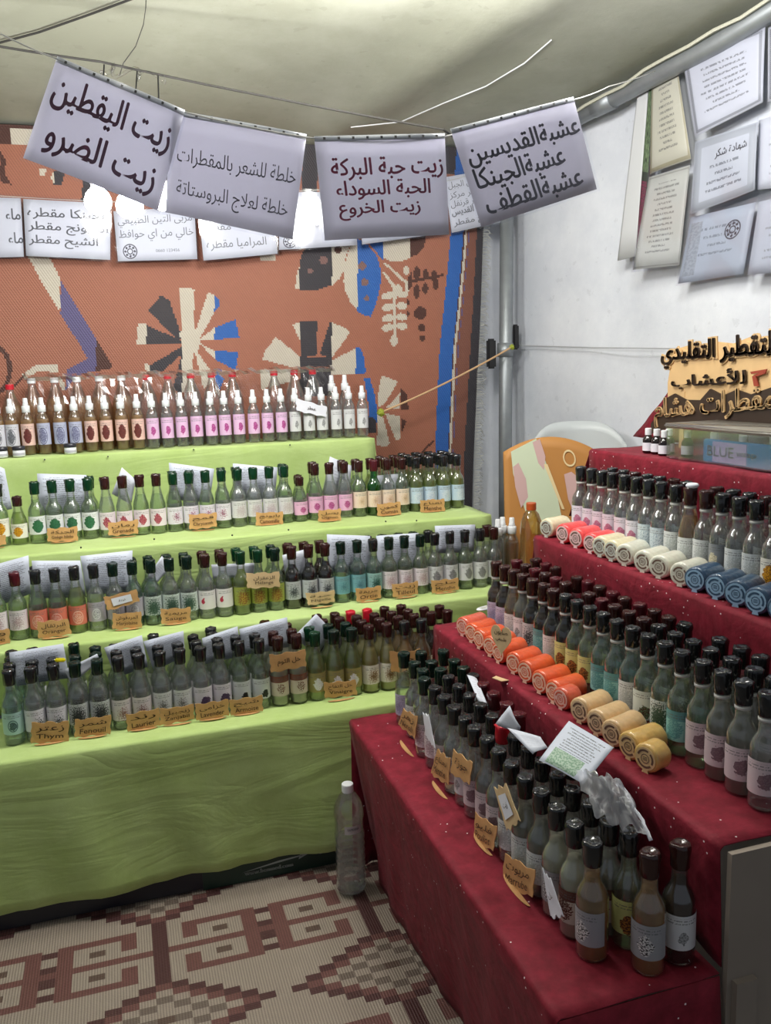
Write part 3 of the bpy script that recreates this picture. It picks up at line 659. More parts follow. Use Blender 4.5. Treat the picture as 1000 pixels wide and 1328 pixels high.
LAB = {
 'teal': ('pale teal printed', label_mat('teal', srgb(168, 200, 196), srgb(80, 110, 110), size=.20, style='ring')),
 'thyme': ('white label with dark sprig', label_mat('thyme', W_, srgb(60, 72, 76), size=.26, cx=.62, cy=.3, style='leaf')),
 'fennel': ('grey leaf patterned', label_mat('fennel', srgb(196, 200, 200), srgb(60, 66, 64), size=.50, style='leaf')),
 'laurel': ('pinkish twig', label_mat('laurel', srgb(222, 214, 212), srgb(150, 112, 104), size=.30, cy=.3, style='leaf')),
 'pale': ('pale grey twig', label_mat('pale', srgb(216, 218, 216), srgb(130, 132, 124), size=.26, cx=.5, cy=.35, style='leaf')),
 'lavender': ('purple flower', label_mat('lavender', srgb(222, 216, 224), srgb(92, 74, 104), size=.30, cx=.6, cy=.25)),
 'olive': ('dark berry', label_mat('olive', srgb(208, 212, 212), srgb(40, 44, 44), size=.20, cx=.6, cy=.25)),
 'garlic': ('brown garlic picture', label_mat('garlic', srgb(206, 190, 178), srgb(120, 70, 58), size=.26, style='band', motif2=srgb(210, 200, 190))),
 'cider': ('white oval fruit', label_mat('cider', srgb(150, 138, 84), W_, size=.30, cx=.5, motif2=srgb(210, 206, 196))),
 'lemon': ('white label with brown fruits', label_mat('lemonl', srgb(222, 212, 206), srgb(132, 96, 70), size=.36, cy=.42, style='leaf')),
 'pinkwhite': ('white label with pink haze', label_mat('pinkwhite', srgb(222, 212, 216), srgb(176, 150, 156), size=.34, style='leaf', motif2=srgb(198, 170, 176))),
 'orange': ('salmon orange flower', label_mat('orangel', OG, srgb(232, 178, 160), size=.27, style='ring', motif2=OG)),
 'lilac': ('lilac grey ringed', label_mat('lilac', srgb(176, 170, 180), srgb(214, 212, 216), size=.20, style='ring', motif2=srgb(140, 134, 146))),
 'branch': ('white label with green branch', label_mat('branch', srgb(206, 216, 212), srgb(62, 92, 74), size=.52, style='leaf')),
 'heart': ('white label with two red hearts', label_mat('heart', srgb(228, 222, 224), srgb(190, 44, 76), size=.14, cx=.3, cy=.45, motif2=srgb(170, 40, 70))),
 'redgreen': ('brown and yellow fruit', label_mat('redgreen', srgb(150, 160, 70), srgb(120, 50, 30), size=.44, style='leaf', motif2=srgb(190, 170, 60))),
 'bw': ('grey mountain picture', label_mat('bw', srgb(190, 194, 196), srgb(70, 76, 78), size=.36, style='leaf')),
 'bluegreen': ('turquoise text', label_mat('bluegreen', srgb(118, 170, 178), srgb(90, 140, 150), size=.3, style='leaf')),
 'turqleaf': ('turquoise leaf', label_mat('turqleaf', srgb(150, 190, 186), srgb(50, 96, 84), size=.42, style='leaf')),
 'silver': ('silver grey tuft', label_mat('silver', srgb(206, 206, 208), srgb(110, 110, 112), size=.30, style='blob', motif2=srgb(160, 160, 160))),
 'sun': ('white label with yellow flower', label_mat('sun', srgb(230, 226, 214), srgb(222, 160, 30), size=.32, cy=.45, motif2=srgb(150, 90, 20))),
 'parsley': ('white label with green bunch', label_mat('parsley', srgb(224, 226, 228), srgb(56, 116, 80), size=.36, cy=.45, motif2=srgb(34, 80, 52))),
 'pomegranate': ('white label with crimson fruit', label_mat('pomegranate', srgb(228, 216, 222), srgb(140, 30, 56), size=.28, cy=.42, motif2=srgb(196, 120, 130))),
 'wheat': ('white label with magenta sprig', label_mat('wheat', srgb(226, 220, 230), srgb(150, 78, 110), size=.24, cy=.45, style='leaf')),
 'greyflower': ('pale grey square flower', label_mat('greyflower', srgb(216, 214, 216), srgb(186, 170, 176), size=.38, cy=.4, style='leaf', motif2=srgb(196, 188, 190))),
 'magenta': ('magenta onion', label_mat('magenta', srgb(226, 176, 208), srgb(150, 34, 104), size=.24, motif2=srgb(210, 130, 180))),
 'peach': ('peach text', label_mat('peach', srgb(228, 208, 190), srgb(214, 180, 150), size=.3, style='leaf')),
 'sky': ('pale blue snow', label_mat('sky', srgb(186, 206, 222), srgb(220, 228, 234), size=.34, style='leaf', motif2=srgb(150, 180, 204))),
 'photo': ('dark hair picture', label_mat('photo', srgb(226, 190, 178), srgb(84, 34, 32), size=.34, cy=.42, motif2=srgb(120, 60, 54))),
 'bluegrey': ('blue grey spray picture', label_mat('bluegrey', srgb(180, 184, 208), srgb(96, 98, 130), size=.32, style='ring', motif2=srgb(150, 152, 180))),
 'greypic': ('grey picture', label_mat('greypic', srgb(206, 206, 214), srgb(120, 122, 130), size=.30, style='ring')),
 'onion': ('pink label with purple onion', label_mat('onion', srgb(226, 188, 222), srgb(150, 44, 120), size=.22, cx=.55, motif2=srgb(200, 110, 170))),
 'white': ('white text', label_mat('white', srgb(214, 214, 216), srgb(170, 170, 172), size=.16, cy=.35)),
 'rose': ('white label with pink roses', label_mat('rose', srgb(222, 218, 230), srgb(176, 96, 132), size=.26, cx=.5, cy=.3, motif2=srgb(196, 140, 160))),
 'ice': ('icy blue speckled', label_mat('ice', srgb(184, 200, 210), srgb(214, 224, 228), size=.6, style='leaf', motif2=srgb(150, 170, 184))),
 'palewhite': ('plain whitish text', label_mat('palewhite', srgb(212, 216, 216), srgb(180, 186, 184), size=.4, style='leaf', motif2=srgb(196, 200, 198))),
 'nut': ('grey label with pale nut', label_mat('nut', srgb(130, 134, 138), srgb(214, 206, 180), size=.26, cx=.35, motif2=srgb(170, 160, 130))),
 'purple': ('pale lilac text', label_mat('purple', srgb(186, 182, 204), srgb(150, 146, 176), size=.4, style='leaf')),
 'yellowbear': ('yellow green label with brown fruit', label_mat('yellowbear', srgb(200, 204, 130), srgb(84, 50, 34), size=.28, cy=.3, motif2=srgb(180, 120, 50))),
 'mint': ('mint green text', label_mat('mint', srgb(140, 196, 190), srgb(90, 150, 150), size=.34, style='band', motif2=srgb(120, 180, 176))),
 'picleaf': ('white label with brown seeds', label_mat('picleaf', srgb(206, 214, 206), srgb(80, 50, 42), size=.24, cx=.6, cy=.25, motif2=srgb(96, 130, 96))),
 'figpink': ('pinkish label with dusky fruit', label_mat('figpink', srgb(206, 190, 194), srgb(120, 96, 104), size=.25, cx=.62, cy=.42, motif2=srgb(134, 112, 118))),
 'oval': ('grey label with white oval', label_mat('oval', srgb(156, 156, 160), srgb(216, 214, 212), size=.28, cx=.5, cy=.4, motif2=srgb(60, 56, 56))),
 'berry': ('white label with dark berries', label_mat('berry', srgb(200, 200, 200), srgb(40, 34, 40), size=.22, cx=.6, cy=.45, style='ring')),
 'brownpic': ('brown spice picture', label_mat('brownpic', srgb(196, 186, 170), srgb(90, 52, 40), size=.34, style='band', motif2=srgb(190, 176, 160)))}
_BC = {}
def cached(key, fn):
    if key not in _BC: _BC[key] = fn()
    return _BC[key]
def shrink_vf(r, H, seed):
    """heat-shrunk capsule with a crimped, bumpy top"""
    rr = random.Random(seed); seg = 14
    z0, z1 = .795*H, H
    prof = [(r*.54, z0), (r*.575, z0+.002), (r*.595, z0+.45*(z1-z0)), (r*.60, z0+.60*(z1-z0)), (r*.615, z1-.008), (r*.60, z1-.0015), (r*.52, z1), (r*.36, z1-.0015), (r*.12, z1-.003)]
    V, F = lathe(prof, seg)
    out = []
    for k, (x, y, z) in enumerate(V):
        ring = k//seg; a = 2*PI*(k % seg)/seg
        if ring >= 3:
            f = 1+.10*math.sin(a*rr.choice((3, 4, 5))+rr.random())*(ring >= 4)+rr.uniform(-.05, .05); x *= f; y *= f
            z += rr.uniform(-.0012, .0018)*(ring >= 4)
        out.append((x, y, z))
    return out, F
def label_vf(r, z0, z1, half=1.75, seg=14):
    V = []; F = []
    for i in range(seg+1):
        a = -half+2*half*i/seg
        for z in (z0, z1): V.append((r*math.sin(a), -r*math.cos(a), z))
    for i in range(seg): F.append((2*i, 2*i+2, 2*i+3, 2*i+1))
    return V, F
def label_mesh(kind, lab, r, z0, z1, half):
    v, f = label_vf(r, z0, z1, half); me = mk_mesh('label', (v, f), LAB[lab][1], True)
    n = len(v)//2; add_uv(me, lambda k: ((k//2)/(n-1), k % 2)); return me
CNT = {}
def bottle(kind, x, y, z, liquid, cap, lab, label, group, rz=0.0, glass='clear', fill=None, ring=False, tilt=0.0, name=None):
    pf, r, H = PROF[kind]
    prof = pf(r, H)
    nm = name or {'spray': 'spray_bottle', 'litre': 'litre_bottle'}.get(kind, 'glass_bottle')
    root = empty(nm, (x, y, z+.0005), rz, label, 'bottle', group)
    root.rotation_euler = (tilt*.7, tilt, rz)
    link('body', cached(('b', kind, glass), lambda: mk_mesh('body', lathe(prof, S, True, False), GLASSM[glass], True)), root)
    fz = fill if fill is not None else {'round': .70, 'cone': .66, 'short': .66, 'spray': .62, 'litre': .74}[kind]
    def lq():
        pr = []
        for k, (a, b) in enumerate(prof):
            if b/H <= fz: pr.append((max(.001, a-.0022), b+(.003 if b < .004 else 0)))
            else:
                a0, b0 = prof[k-1]; t = (fz*H-b0)/(b-b0); pr.append((a0+(a-a0)*t-.0022, fz*H)); break
        return mk_mesh('liquid', lathe(pr, S), LIQ[liquid], True)
    link('liquid', cached(('l', kind, liquid, round(fz, 2)), lq), root)
    if lab:
        z0, z1 = {'round': (.15, .445), 'cone': (.13, .42), 'short': (.14, .44), 'spray': (.17, .55), 'litre': (.2, .45)}[kind]
        link('label', cached(('n', kind, lab), lambda: label_mesh(kind, lab, r+.0005, z0*H, z1*H, 1.5)), root)
    if kind in ('round', 'cone', 'short'):
        s = rnd.randrange(5)
        link('shrink_cap', cached(('c', kind, cap, s), lambda: mk_mesh('shrink_cap', shrink_vf(r, H, s), CAPM[cap], True)), root, rot=(0, 0, rnd.random()*6))
        if ring: link('neck_ring', cached(('r', kind), lambda: mk_mesh('neck_ring', lathe([(r*.48, .755*H), (r*.54, .758*H), (r*.54, .780*H), (r*.50, .784*H)], S, False, False), RINGM, True)), root)
    elif kind == 'spray':
        link('collar', cached(('k', kind), lambda: mk_mesh('collar', lathe([(.0130, .745*H), (.0142, .75*H), (.0142, .855*H), (.0130, .865*H)], 16), WHITE_PL, True)), root)
        link('nozzle', cached(('z', kind), lambda: mk_mesh('nozzle', join(lathe([(.0100, .86*H), (.0098, .90*H), (.0085, .91*H), (.0082, .985*H), (.0074, .998*H), (.004, H)], 14), tube([(0, -.006, .92*H), (0, -.0098, .92*H)], .002, 8)), WHITE_PL, True)), root)
    elif kind == 'litre':
        link('screw_cap', cached(('s', cap), lambda: mk_mesh('screw_cap', lathe([(.0145, .93*H), (.0150, .935*H), (.0150, .99*H), (.0140, H)], 20), CAPM[cap], False)), root)
    return root
ORD = ['zeroth', 'first', 'second', 'third', 'fourth', 'fifth', 'sixth', 'seventh', 'eighth', 'ninth', 'tenth', 'eleventh', 'twelfth', 'thirteenth', 'fourteenth', 'fifteenth', 'sixteenth',
       'seventeenth', 'eighteenth', 'nineteenth', 'twentieth', 'twenty-first', 'twenty-second', 'twenty-third', 'twenty-fourth', 'twenty-fifth', 'twenty-sixth', 'twenty-seventh', 'twenty-eighth', 'twenty-ninth', 'thirtieth']
JT = lambda a: rnd.uniform(-a*.5, a*.5)
def short(lab, n=3):
    ws = [q for q in LAB[lab][0].split() if q not in ('label', 'with', 'and')]
    return ' '.join(ws[-n:])
def spaced(v, d=.0562):
    """neighbours along a row kept at least a bottle apart"""
    v = list(v); s = 1 if v[-1] > v[0] else -1
    for _ in range(400):
        for i in range(len(v)-1):
            g = (v[i+1]-v[i])*s
            if g < d: e = (d-g)/2+1e-5; v[i] -= e*s; v[i+1] += e*s
    return v

# green side -----------------------------------------------------------------
ZA, ZB, ZC, ZD = .4926, .6919, .9248, 1.1946
rowA = [(25,'teal','teal','black'),(52,'thyme','water','black'),(78,'thyme','water','black'),(106,'fennel','water','darkgreen'),(133,'fennel','water','darkgreen'),
 (162,'laurel','greenish','black'),(188,'laurel','water','black'),(214,'pale','water','black'),(240,'pale','water','black'),(265,'lavender','water','black'),(290,'lavender','water','black'),
 (313,'olive','greenish','black'),(337,'olive','greenish','black'),(361,'garlic','milky','brown'),(384,'garlic','milky','brown'),(407,'cider','lemon','green'),(428,'cider','lemon','darkgreen'),
 (451,'cider','lemon','darkgreen'),(473,'lemon','yellow','brown'),(494,'lemon','yellow','brown'),(517,'brownpic','amber','black'),(541,'brownpic','gold','black')]
XA = spaced([at(q[0], 905-q[0]*.1, 1, 2.39).x for q in rowA+[(566,), (590,)]])
for i, (px, lab, liq, cap) in enumerate(rowA):
    p = Vector((XA[i], 0, 0))
    kd = 'cone' if lab in ('laurel', 'lemon', 'cider') else 'round'
    bottle(kd, p.x, 2.39+JT(.004), ZA, liq, cap, lab, '%s bottle from the left in front row of lowest green step, %s label' % (ORD[i+1], short(lab)), 'front row bottles on the lowest green step', JT(.35), tilt=JT(.012))
for j in (1, 2, 3):
    n = 0
    for i, (px, lab, liq, cap) in enumerate(rowA+[(566,'brownpic','brown','brown'),(590,'brownpic','brown','brown')]):
        if (j == 2 and i in (2, 3, 7, 15)) or (j == 3 and (i in (2, 4, 5, 6, 8, 9, 11, 12, 14, 15) )): continue
        if i > 21 and j == 3: continue
        p = Vector((XA[i], 0, 0))
        x = p.x-.003*j+JT(.004); n += 1
        if j >= 2 and i in (16, 17, 18): cap, liq = 'brown', 'brown'
        if (j, i) in ((3, 19), (3, 18)): cap = 'red'
        if i >= 19: liq = 'brown' if j > 1 else liq; cap = cap if cap == 'red' else 'brown'
        bottle('round', x, 2.39+.058*j+JT(.003), ZA, liq, cap, lab, '%s bottle from the left in %s row of lowest green step' % (ORD[n], ORD[j+1]), 'rear bottles on the lowest green step', JT(.8), tilt=JT(.012))
rowB = [(8,'pinkwhite','greenish','black'),(32,'pinkwhite','greenish','maroon'),(56,'orange','greenish','black'),(81,'orange','greenish','black'),(106,'orange','lemon','black'),
 (131,'lilac','water','black'),(154,'lilac','water','darkgreen'),(178,'lilac','teal','darkgreen'),(201,'branch','teal','darkgreen'),(224,'branch','water','darkgreen'),(247,'branch','water','darkgreen'),
 (270,'heart','water','brown'),(294,'heart','water','brown'),(316,'redgreen','lemon','green'),(338,'redgreen','greenish','green'),(358,'redgreen','greenish','darkgreen'),
 (380,'bw','black','brown'),(401,'bw','black','brown'),(423,'bw','black','brown'),(441,'bluegreen','teal','darkgreen'),(461,'bluegreen','teal','darkgreen'),(481,'turqleaf','teal','black'),
 (502,'pinkwhite','greenish','darkgreen'),(521,'pinkwhite','greenish','darkgreen'),(540,'pinkwhite','greenish','darkgreen'),(560,'silver','water','black'),(579,'silver','water','black'),(597,'silver','greenish','black'),
 (616,'silver','water','black'),(634,'silver','water','brown')]
XB = spaced([at(q[0], 788-q[0]*.09, 1, 2.71).x for q in rowB+[(650,)]])
for i, (px, lab, liq, cap) in enumerate(rowB):
    p = Vector((XB[i], 0, 0))
    bottle('cone' if lab in ('orange',) else 'round', p.x, 2.71+JT(.004), ZB, liq, cap, lab, '%s bottle from the left in front row of second green step, %s label' % (ORD[i+1], short(lab)), 'front row bottles on the second green step', JT(.35), tilt=JT(.012))
n = 0
for i, (px, lab, liq, cap) in enumerate(rowB):
    if i in (0, 1, 4, 5, 19): continue
    p = Vector((XB[i], 0, 0)); n += 1
    bottle('round', p.x-.004+JT(.004), 2.764+JT(.003), ZB, liq if liq != 'black' else 'brown', cap, lab, '%s bottle from the left in second row of second green step' % ORD[n], 'rear bottles on the second green step', JT(.8), tilt=JT(.012))
rowC = [(3,'sun','greenish','black'),(24,'sun','lemon','brown'),(48,'parsley','greenish','green'),(71,'parsley','greenish','green'),(94,'parsley','greenish','green'),(118,'parsley','greenish','green'),
 (140,'pomegranate','water','brown'),(163,'pomegranate','water','brown'),(185,'pomegranate','greenish','brown'),(206,'pomegranate','greenish','brown'),(228,'wheat','greenish','green'),(250,'wheat','water','green'),
 (270,'wheat','greenish','green'),(291,'wheat','greenish','green'),(313,'greyflower','water','green'),(333,'greyflower','water','green'),(353,'greyflower','water','green'),(373,'greyflower','greenish','green'),
 (392,'magenta','greenish','brown'),(411,'magenta','greenish','brown'),(430,'magenta','water','brown'),(447,'magenta','water','brown'),(466,'peach','greenish','brown'),(483,'peach','lemon','maroon'),
 (501,'peach','water','brown'),(518,'peach','greenish','brown'),(536,'sky','lemon','black'),(554,'sky','lemon','black'),(571,'sky','lemon','black'),(588,'sky','lemon','black')]
XC = spaced([at(q[0], 675-q[0]*.06, 1, 3.03).x for q in rowC])
for i, (px, lab, liq, cap) in enumerate(rowC):
    p = Vector((XC[i], 0, 0))
    kd = 'short' if i in (1, 18) else 'cone' if lab in ('pomegranate', 'magenta', 'wheat') else 'round'
    bottle(kd, p.x, 3.03+JT(.004), ZC, liq, cap, lab, '%s bottle from the left in front row of third green step, %s label' % (ORD[i+1], short(lab)), 'front row bottles on the third green step', JT(.35), glass='green' if i == 23 else 'clear', tilt=JT(.012))
n = 0
for j, xs in ((1, (5, 10, 11, 13, 14, 17, 18, 19, 21, 22, 23, 24, 25, 26, 27, 28, 29)), (2, (24, 25, 26, 27, 28, 29)), (3, (26, 27, 28, 29))):
    for i in xs:
        px, lab, liq, cap = rowC[i]; p = Vector((XC[i], 0, 0)); n += 1
        bottle('short' if (i, j) == (18, 1) else 'round', p.x+.004+JT(.004), 3.03+.06*j+JT(.003), ZC, liq, cap if i < 23 else 'brown' if i < 26 else 'black', lab, '%s bottle behind the front row on third green step, counted from the left' % ORD[n], 'rear bottles on the third green step', JT(.8), tilt=JT(.012))
rowD = [(-2,'greypic','amber'),(16,'greypic','amber'),(36,'photo','amber'),(57,'bluegrey','amber'),(78,'bluegrey','amber'),(98,'bluegrey','amber'),(118,'photo','amber'),(138,'photo','amber'),(158,'photo','amber'),(179,'photo','amber')]
rowD += [(x,'onion','water') for x in (198,217,236,255,274,292,310,329,347,365)]+[(x,'white','water') for x in (383,401,418,436,453,470)]
XD = spaced([at(q[0], 560-q[0]*.04, 1, 3.35).x for q in rowD], .0465)
for i, (px, lab, liq) in enumerate(rowD):
    p = Vector((XD[i], 0, 0))
    bottle('spray', p.x, 3.35+JT(.003), ZD, liq, 'white', lab, '%s spray bottle from the left on highest green step, %s label' % (ORD[i+1], short(lab)), 'spray bottles on the highest green step', JT(.3), glass='pet', tilt=JT(.01))
for i, (px, cap) in enumerate([(12,'red'),(41,'white'),(71,'white'),(100,'white'),(129,'white'),(158,'white'),(190,'red'),(218,'red'),(248,'red'),(275,'red'),(302,'red'),(356,'red'),(382,'red'),(406,'red')]):
    p = at(px, 500, 1, 3.44)
    bottle('litre', p.x, 3.44+JT(.004), ZD-(.02 if i == 0 else 0)+(.012 if px > 340 else 0)*0, 'gold' if i < 6 else 'water', cap, None, '%s large bottle from the left behind the sprays, %s cap, %s' % (ORD[i+1], cap, 'amber oil' if i < 6 else 'clear content'), 'large bottles behind the sprays', 0, glass='pet', fill=.72 if i < 6 else .3)
for i, px in enumerate((430, 447)):
    p = at(px, 500, 1, 3.44)
    b_ = bottle('spray', p.x, 3.44, ZD, 'water', 'white', None, '%s clear spray bottle behind the front sprays near the step end' % ('left' if i == 0 else 'right'), 'rear spray bottles', 0, glass='pet')
    b_.scale = (1.1, 1.1, 1.22)
# cream jars
for i, px in enumerate((2, 25, 92)):
    p = at(px, 590, 1, 3.285); j_ = empty('cream_jar', (p.x, 3.285, ZD+.0005), 0, 'white cream jar with dark lid, %s from the left before the amber sprays' % ORD[i+1], 'jar', 'cream jars on the highest green step')
    part('jar', lathe([(.018, 0), (.021, .002), (.021, .022), (.019, .024)], 20), WHITE_PL, j_, True)
    part('lid', lathe([(.0215, .024), (.022, .026), (.022, .036), (.020, .038)], 20), plain('dark jar lid', (.03, .03, .04), .3), j_, True)
    part('label', label_vf(.0214, .006, .014, 1.2), plain('grey label', (.5, .5, .55), .5), j_, True)

# red side ------------------------------------------------------------------
Z1, Z2, Z3, Z4 = .4913, .7073, .955, 1.192
r1 = [2.12,2.035,1.975,1.915,1.85,1.785,1.72,1.655,1.60,1.54,1.48,1.42,1.36,1.30,1.24,1.18,1.12]
liq1 = ['greenish']+['water']*11+['cloudy','cloudy','milky','milky','gold']
cap1 = ['darkgreen']*4+['black']*13
lab1 = ['purple','palewhite','palewhite','pinkwhite','pinkwhite','pinkwhite','white','white','figpink','figpink','figpink','palewhite','palewhite','palewhite','oval','brownpic','oval']
k = 0
for i, y in enumerate(r1):
    bottle('round', .685+JT(.003)+(.015 if i < 3 else 0), y, Z1, liq1[i], cap1[i], lab1[i], '%s bottle from far end in front row of lowest red step, %s cap' % (ORD[i+1], cap1[i].replace('darkgreen', 'dark green')), 'front row bottles on the lowest red step', -PI/2+.35+JT(.25), ring=False, tilt=JT(.012))
for j in (1, 2):
    n = 0
    for i, y in enumerate(r1):
        if (j, i) in ((2, 8), (2, 9), (1, 16), (2, 15), (2,16)): continue
        n += 1
        cp = 'darkgreen' if i < 3 else 'black'
        if j == 2 and i in (4, 5, 6, 7, 10): cp = 'maroon'
        if (j, i) == (1, 8): cp = 'red'
        bottle('round', .685+.060*j+JT(.003), y-.012*j+JT(.004), Z1+(.0), 'brown' if j == 2 and i > 13 else 'cloudy' if i > 10 else 'water', cp, lab1[i], '%s bottle from far end in %s row of lowest red step' % (ORD[n], 'middle' if j == 1 else 'innermost'), 'rear bottles on the lowest red step', -PI/2+.35+JT(.8), tilt=JT(.012))
bottle('round', .752, 1.062, Z1, 'gold', 'brown', 'oval', 'brown liquid bottle with white oval label at near end of lowest red step', 'front row bottles on the lowest red step', -.75)
bottle('round', .812, 1.066, Z1, 'brown', 'brown', 'white', 'dark bottle with small text label at the nearest corner of lowest red step', 'front row bottles on the lowest red step', -.35)
bottle('round', .757, 1.126, Z1, 'greenish', 'black', 'yellowbear', 'dark bottle with yellow green label behind the nearest brown bottles', 'rear bottles on the lowest red step', -.6)
r2x = [648,660,671,683,696,710,723,737,753,771,789,811,825,838,855,875,899,919,943,972]
lab2 = ['purple','purple','palewhite','white','bw','mint','palewhite','yellowbear','yellowbear','yellowbear','mint','mint','palewhite','picleaf','branch','mint','figpink','figpink','figpink','figpink']
liq2 = ['brown','brown','gold','cloudy','black','brown','black','black','greenish','greenish','teal','teal','teal','greenish','greenish','greenish','greenish','cloudy','cloudy','water']
cap2 = ['brown','brown','brown','brown','brown','brown','brown','black','black','black','black','black','black','black','black','black','black','black','black','black']
Y2 = spaced([at(q, 800, 0, 1.0).y for q in r2x])
for i, px in enumerate(r2x):
    y = Y2[i]
    bottle('cone' if i == 2 else 'round', 1.0+JT(.003), y, Z2, liq2[i], cap2[i], lab2[i], '%s bottle from far end in front row of second red step, %s label' % (ORD[i+1], short(lab2[i])), 'front row bottles on the second red step', -PI/2+.45+JT(.2), ring=True, tilt=JT(.012))
for j in (1, 2):
    n = 0
    for i, px in enumerate(r2x):
        if (j, i) in ((1, 6), (2, 3), (2, 13)): continue
        n += 1; y = Y2[i]
        lq = 'brown' if i < 9 else liq2[i]
        bottle('round', 1.0+.058*j+JT(.003), y-.01*j+JT(.004), Z2, lq, 'maroon' if i < 10 and (i+j) % 2 else 'brown' if i < 12 else 'black', lab2[i], '%s bottle from far end in %s row of second red step' % (ORD[n], 'middle' if j == 1 else 'innermost'), 'rear bottles on the second red step', -PI/2+.45+JT(.8), ring=j == 1, tilt=JT(.012))
r3x = [756,772,787,800,814,827,840,855,876,894,912,932,953,976,997]
lab3 = ['rose','rose','rose','rose','rose','rose','ice','ice','palewhite','palewhite','palewhite','nut','palewhite','palewhite','sun']
Y3 = spaced([at(q, 650, 0, 1.30).y for q in r3x])
for i, px in enumerate(r3x):
    y = Y3[i]
    bottle('cone' if i == 9 else 'round', 1.30+JT(.003), y, Z3, 'gold' if i == 9 else 'water', 'brown' if i in (9, 10) else 'black', lab3[i], '%s bottle from far end in front row of third red step, %s label' % (ORD[i+1], short(lab3[i])), 'front row bottles on the third red step', -PI/2+.5+JT(.2), ring=True, tilt=JT(.012))
n = 0
for i, px in enumerate(r3x):
    if i in (0, 8): continue
    n += 1; y = Y3[i]
    bottle('round', 1.358+JT(.003), y-.02+JT(.004), Z3, 'water', 'black' if i % 3 else 'brown', lab3[i], '%s bottle from far end in rear row of third red step' % ORD[n], 'rear bottles on the third red step', -PI/2+.5+JT(.8), ring=True, tilt=JT(.012))
# crowd behind, right end of the second green step (amber and white spray bottles)
for i, (px, y, liq) in enumerate([(664, 2.74, 'gold'), (652, 2.765, 'water'), (646, 2.735, 'water')]):
    p = at(px, 700, 1, y); b_ = bottle('spray', p.x, y, ZB, liq, 'white', None, ('amber filled spray bottle', 'clear rear spray bottle', 'clear nearer spray bottle')[i]+' at the right end of the second green step', 'spray bottles on the second green step', 0, glass='pet')
    b_.scale = (1.15, 1.15, 1.12)

# ------------------------------------------------------------------ rolls of wrapped soap on the red steps
def soap(x, y, z, r, L, col, rim, label, group, yaw, logo):
    root = empty('soap_roll', (x, y, z+r+.0006), yaw, label, 'soap', group)
    mk = {'orange': srgb(222, 92, 48), 'beige': srgb(222, 186, 138), 'yellow': srgb(218, 178, 104), 'pink': srgb(240, 84, 84), 'cream': srgb(228, 218, 184), 'white': srgb(224, 222, 206), 'navy': srgb(52, 80, 108), 'coral': srgb(214, 96, 70)}[col]
    m = plain('%s wrapped soap' % col, mk, .28, .6, noise=.18, nscale=90, bump=.35, coat=.5, sss=.15)
    def body():
        prof = [(r*.86, -L/2), (r*.96, -L/2+.002), (r, -L/2+.006), (r*.99, -L/6), (r*.985, 0), (r*.99, L/6), (r, L/2-.006), (r*.96, L/2-.002), (r*.86, L/2)]
        v, f = lathe(prof, 22); v = [(p[2], p[0]*(1+.02*math.sin(k*1.7)), p[1]*(1+.02*math.cos(k*2.3))) for k, p in enumerate(v)]
        return mk_mesh('body', (v, f), m, True)
    link('body', cached(('soap', col, round(r, 4), L), body), root)
    paper = plain('pale soap sticker', srgb(*{'orange': (236, 190, 160), 'coral': (236, 196, 180), 'beige': (226, 196, 158), 'yellow': (222, 190, 140), 'pink': (232, 190, 190), 'cream': (196, 200, 190), 'white': (206, 206, 190), 'navy': (150, 180, 206)}[col]), .5) if False else plain('soap sticker '+col, srgb(*{'orange': (246, 206, 180), 'coral': (236, 190, 176), 'beige': (226, 196, 158), 'yellow': (222, 190, 140), 'pink': (236, 200, 200), 'cream': (196, 200, 190), 'white': (212, 210, 194), 'navy': (150, 184, 212)}[col]), .5)
    ink = plain('sticker ink '+col, mk if col in ('orange', 'navy', 'coral') else srgb(110, 84, 70), .5)
    def disc():
        n = 20; V = [(-L/2-.0012, r*.78*math.cos(2*PI*k/n), r*.78*math.sin(2*PI*k/n)) for k in range(n)]
        V2 = [(-L/2-.0004, b, c) for a, b, c in V]
        F = [tuple(range(n)), tuple(range(2*n-1, n-1, -1))]+[(k, n+k, n+(k+1) % n, (k+1) % n) for k in range(n)]
        tail = ([(-L/2-.0014, -r*.18, -r*.70), (-L/2-.0014, r*.18, -r*.70), (-L/2-.0014, r*.26, -r*.985), (-L/2-.0014, -r*.26, -r*.985)], [(0, 1, 2, 3)])
        return mk_mesh('sticker', join((V+V2, F), tail), paper)
    link('sticker', cached(('sd', col, round(r, 4), L), disc), root)
    def print_():
        out = []
        for (a0, a1, ra, rb) in ((.3, 2.0, .50, .64), (2.3, 3.6, .50, .64), (3.9, 6.0, .50, .64), (0, 6.28, .28, .34)):
            V = []; n = 10
            for k in range(n+1):
                a = a0+(a1-a0)*k/n
                for q in (ra, rb): V.append((-L/2-.0018, r*q*math.cos(a), r*q*math.sin(a)))
            out.append((V, [(2*k, 2*k+1, 2*k+3, 2*k+2) for k in range(n)]))
        for yy in (-.10, 0, .10): out.append(([(-L/2-.0018, -r*.16, r*(yy-.02)), (-L/2-.0018, r*.16, r*(yy-.02)), (-L/2-.0018, r*.16, r*(yy+.03)), (-L/2-.0018, -r*.16, r*(yy+.03))], [(0, 1, 2, 3)]))
        return mk_mesh('sticker_print', join(*out), ink)
    link('sticker_print', cached(('sp', col, round(r, 4), L), print_), root)
    return root
q2 = [(623,808,'coral'),(634,816,'orange'),(646,824,'orange'),(658,833,'orange'),(669,842,'orange'),(685,855,'orange'),(699,866,'orange'),(715,880,'orange'),(733,893,'orange'),(763,898,'coral'),(772,915,'beige'),(791,931,'beige'),(812,944,'beige'),(835,961,'yellow'),(876,974,'yellow')]
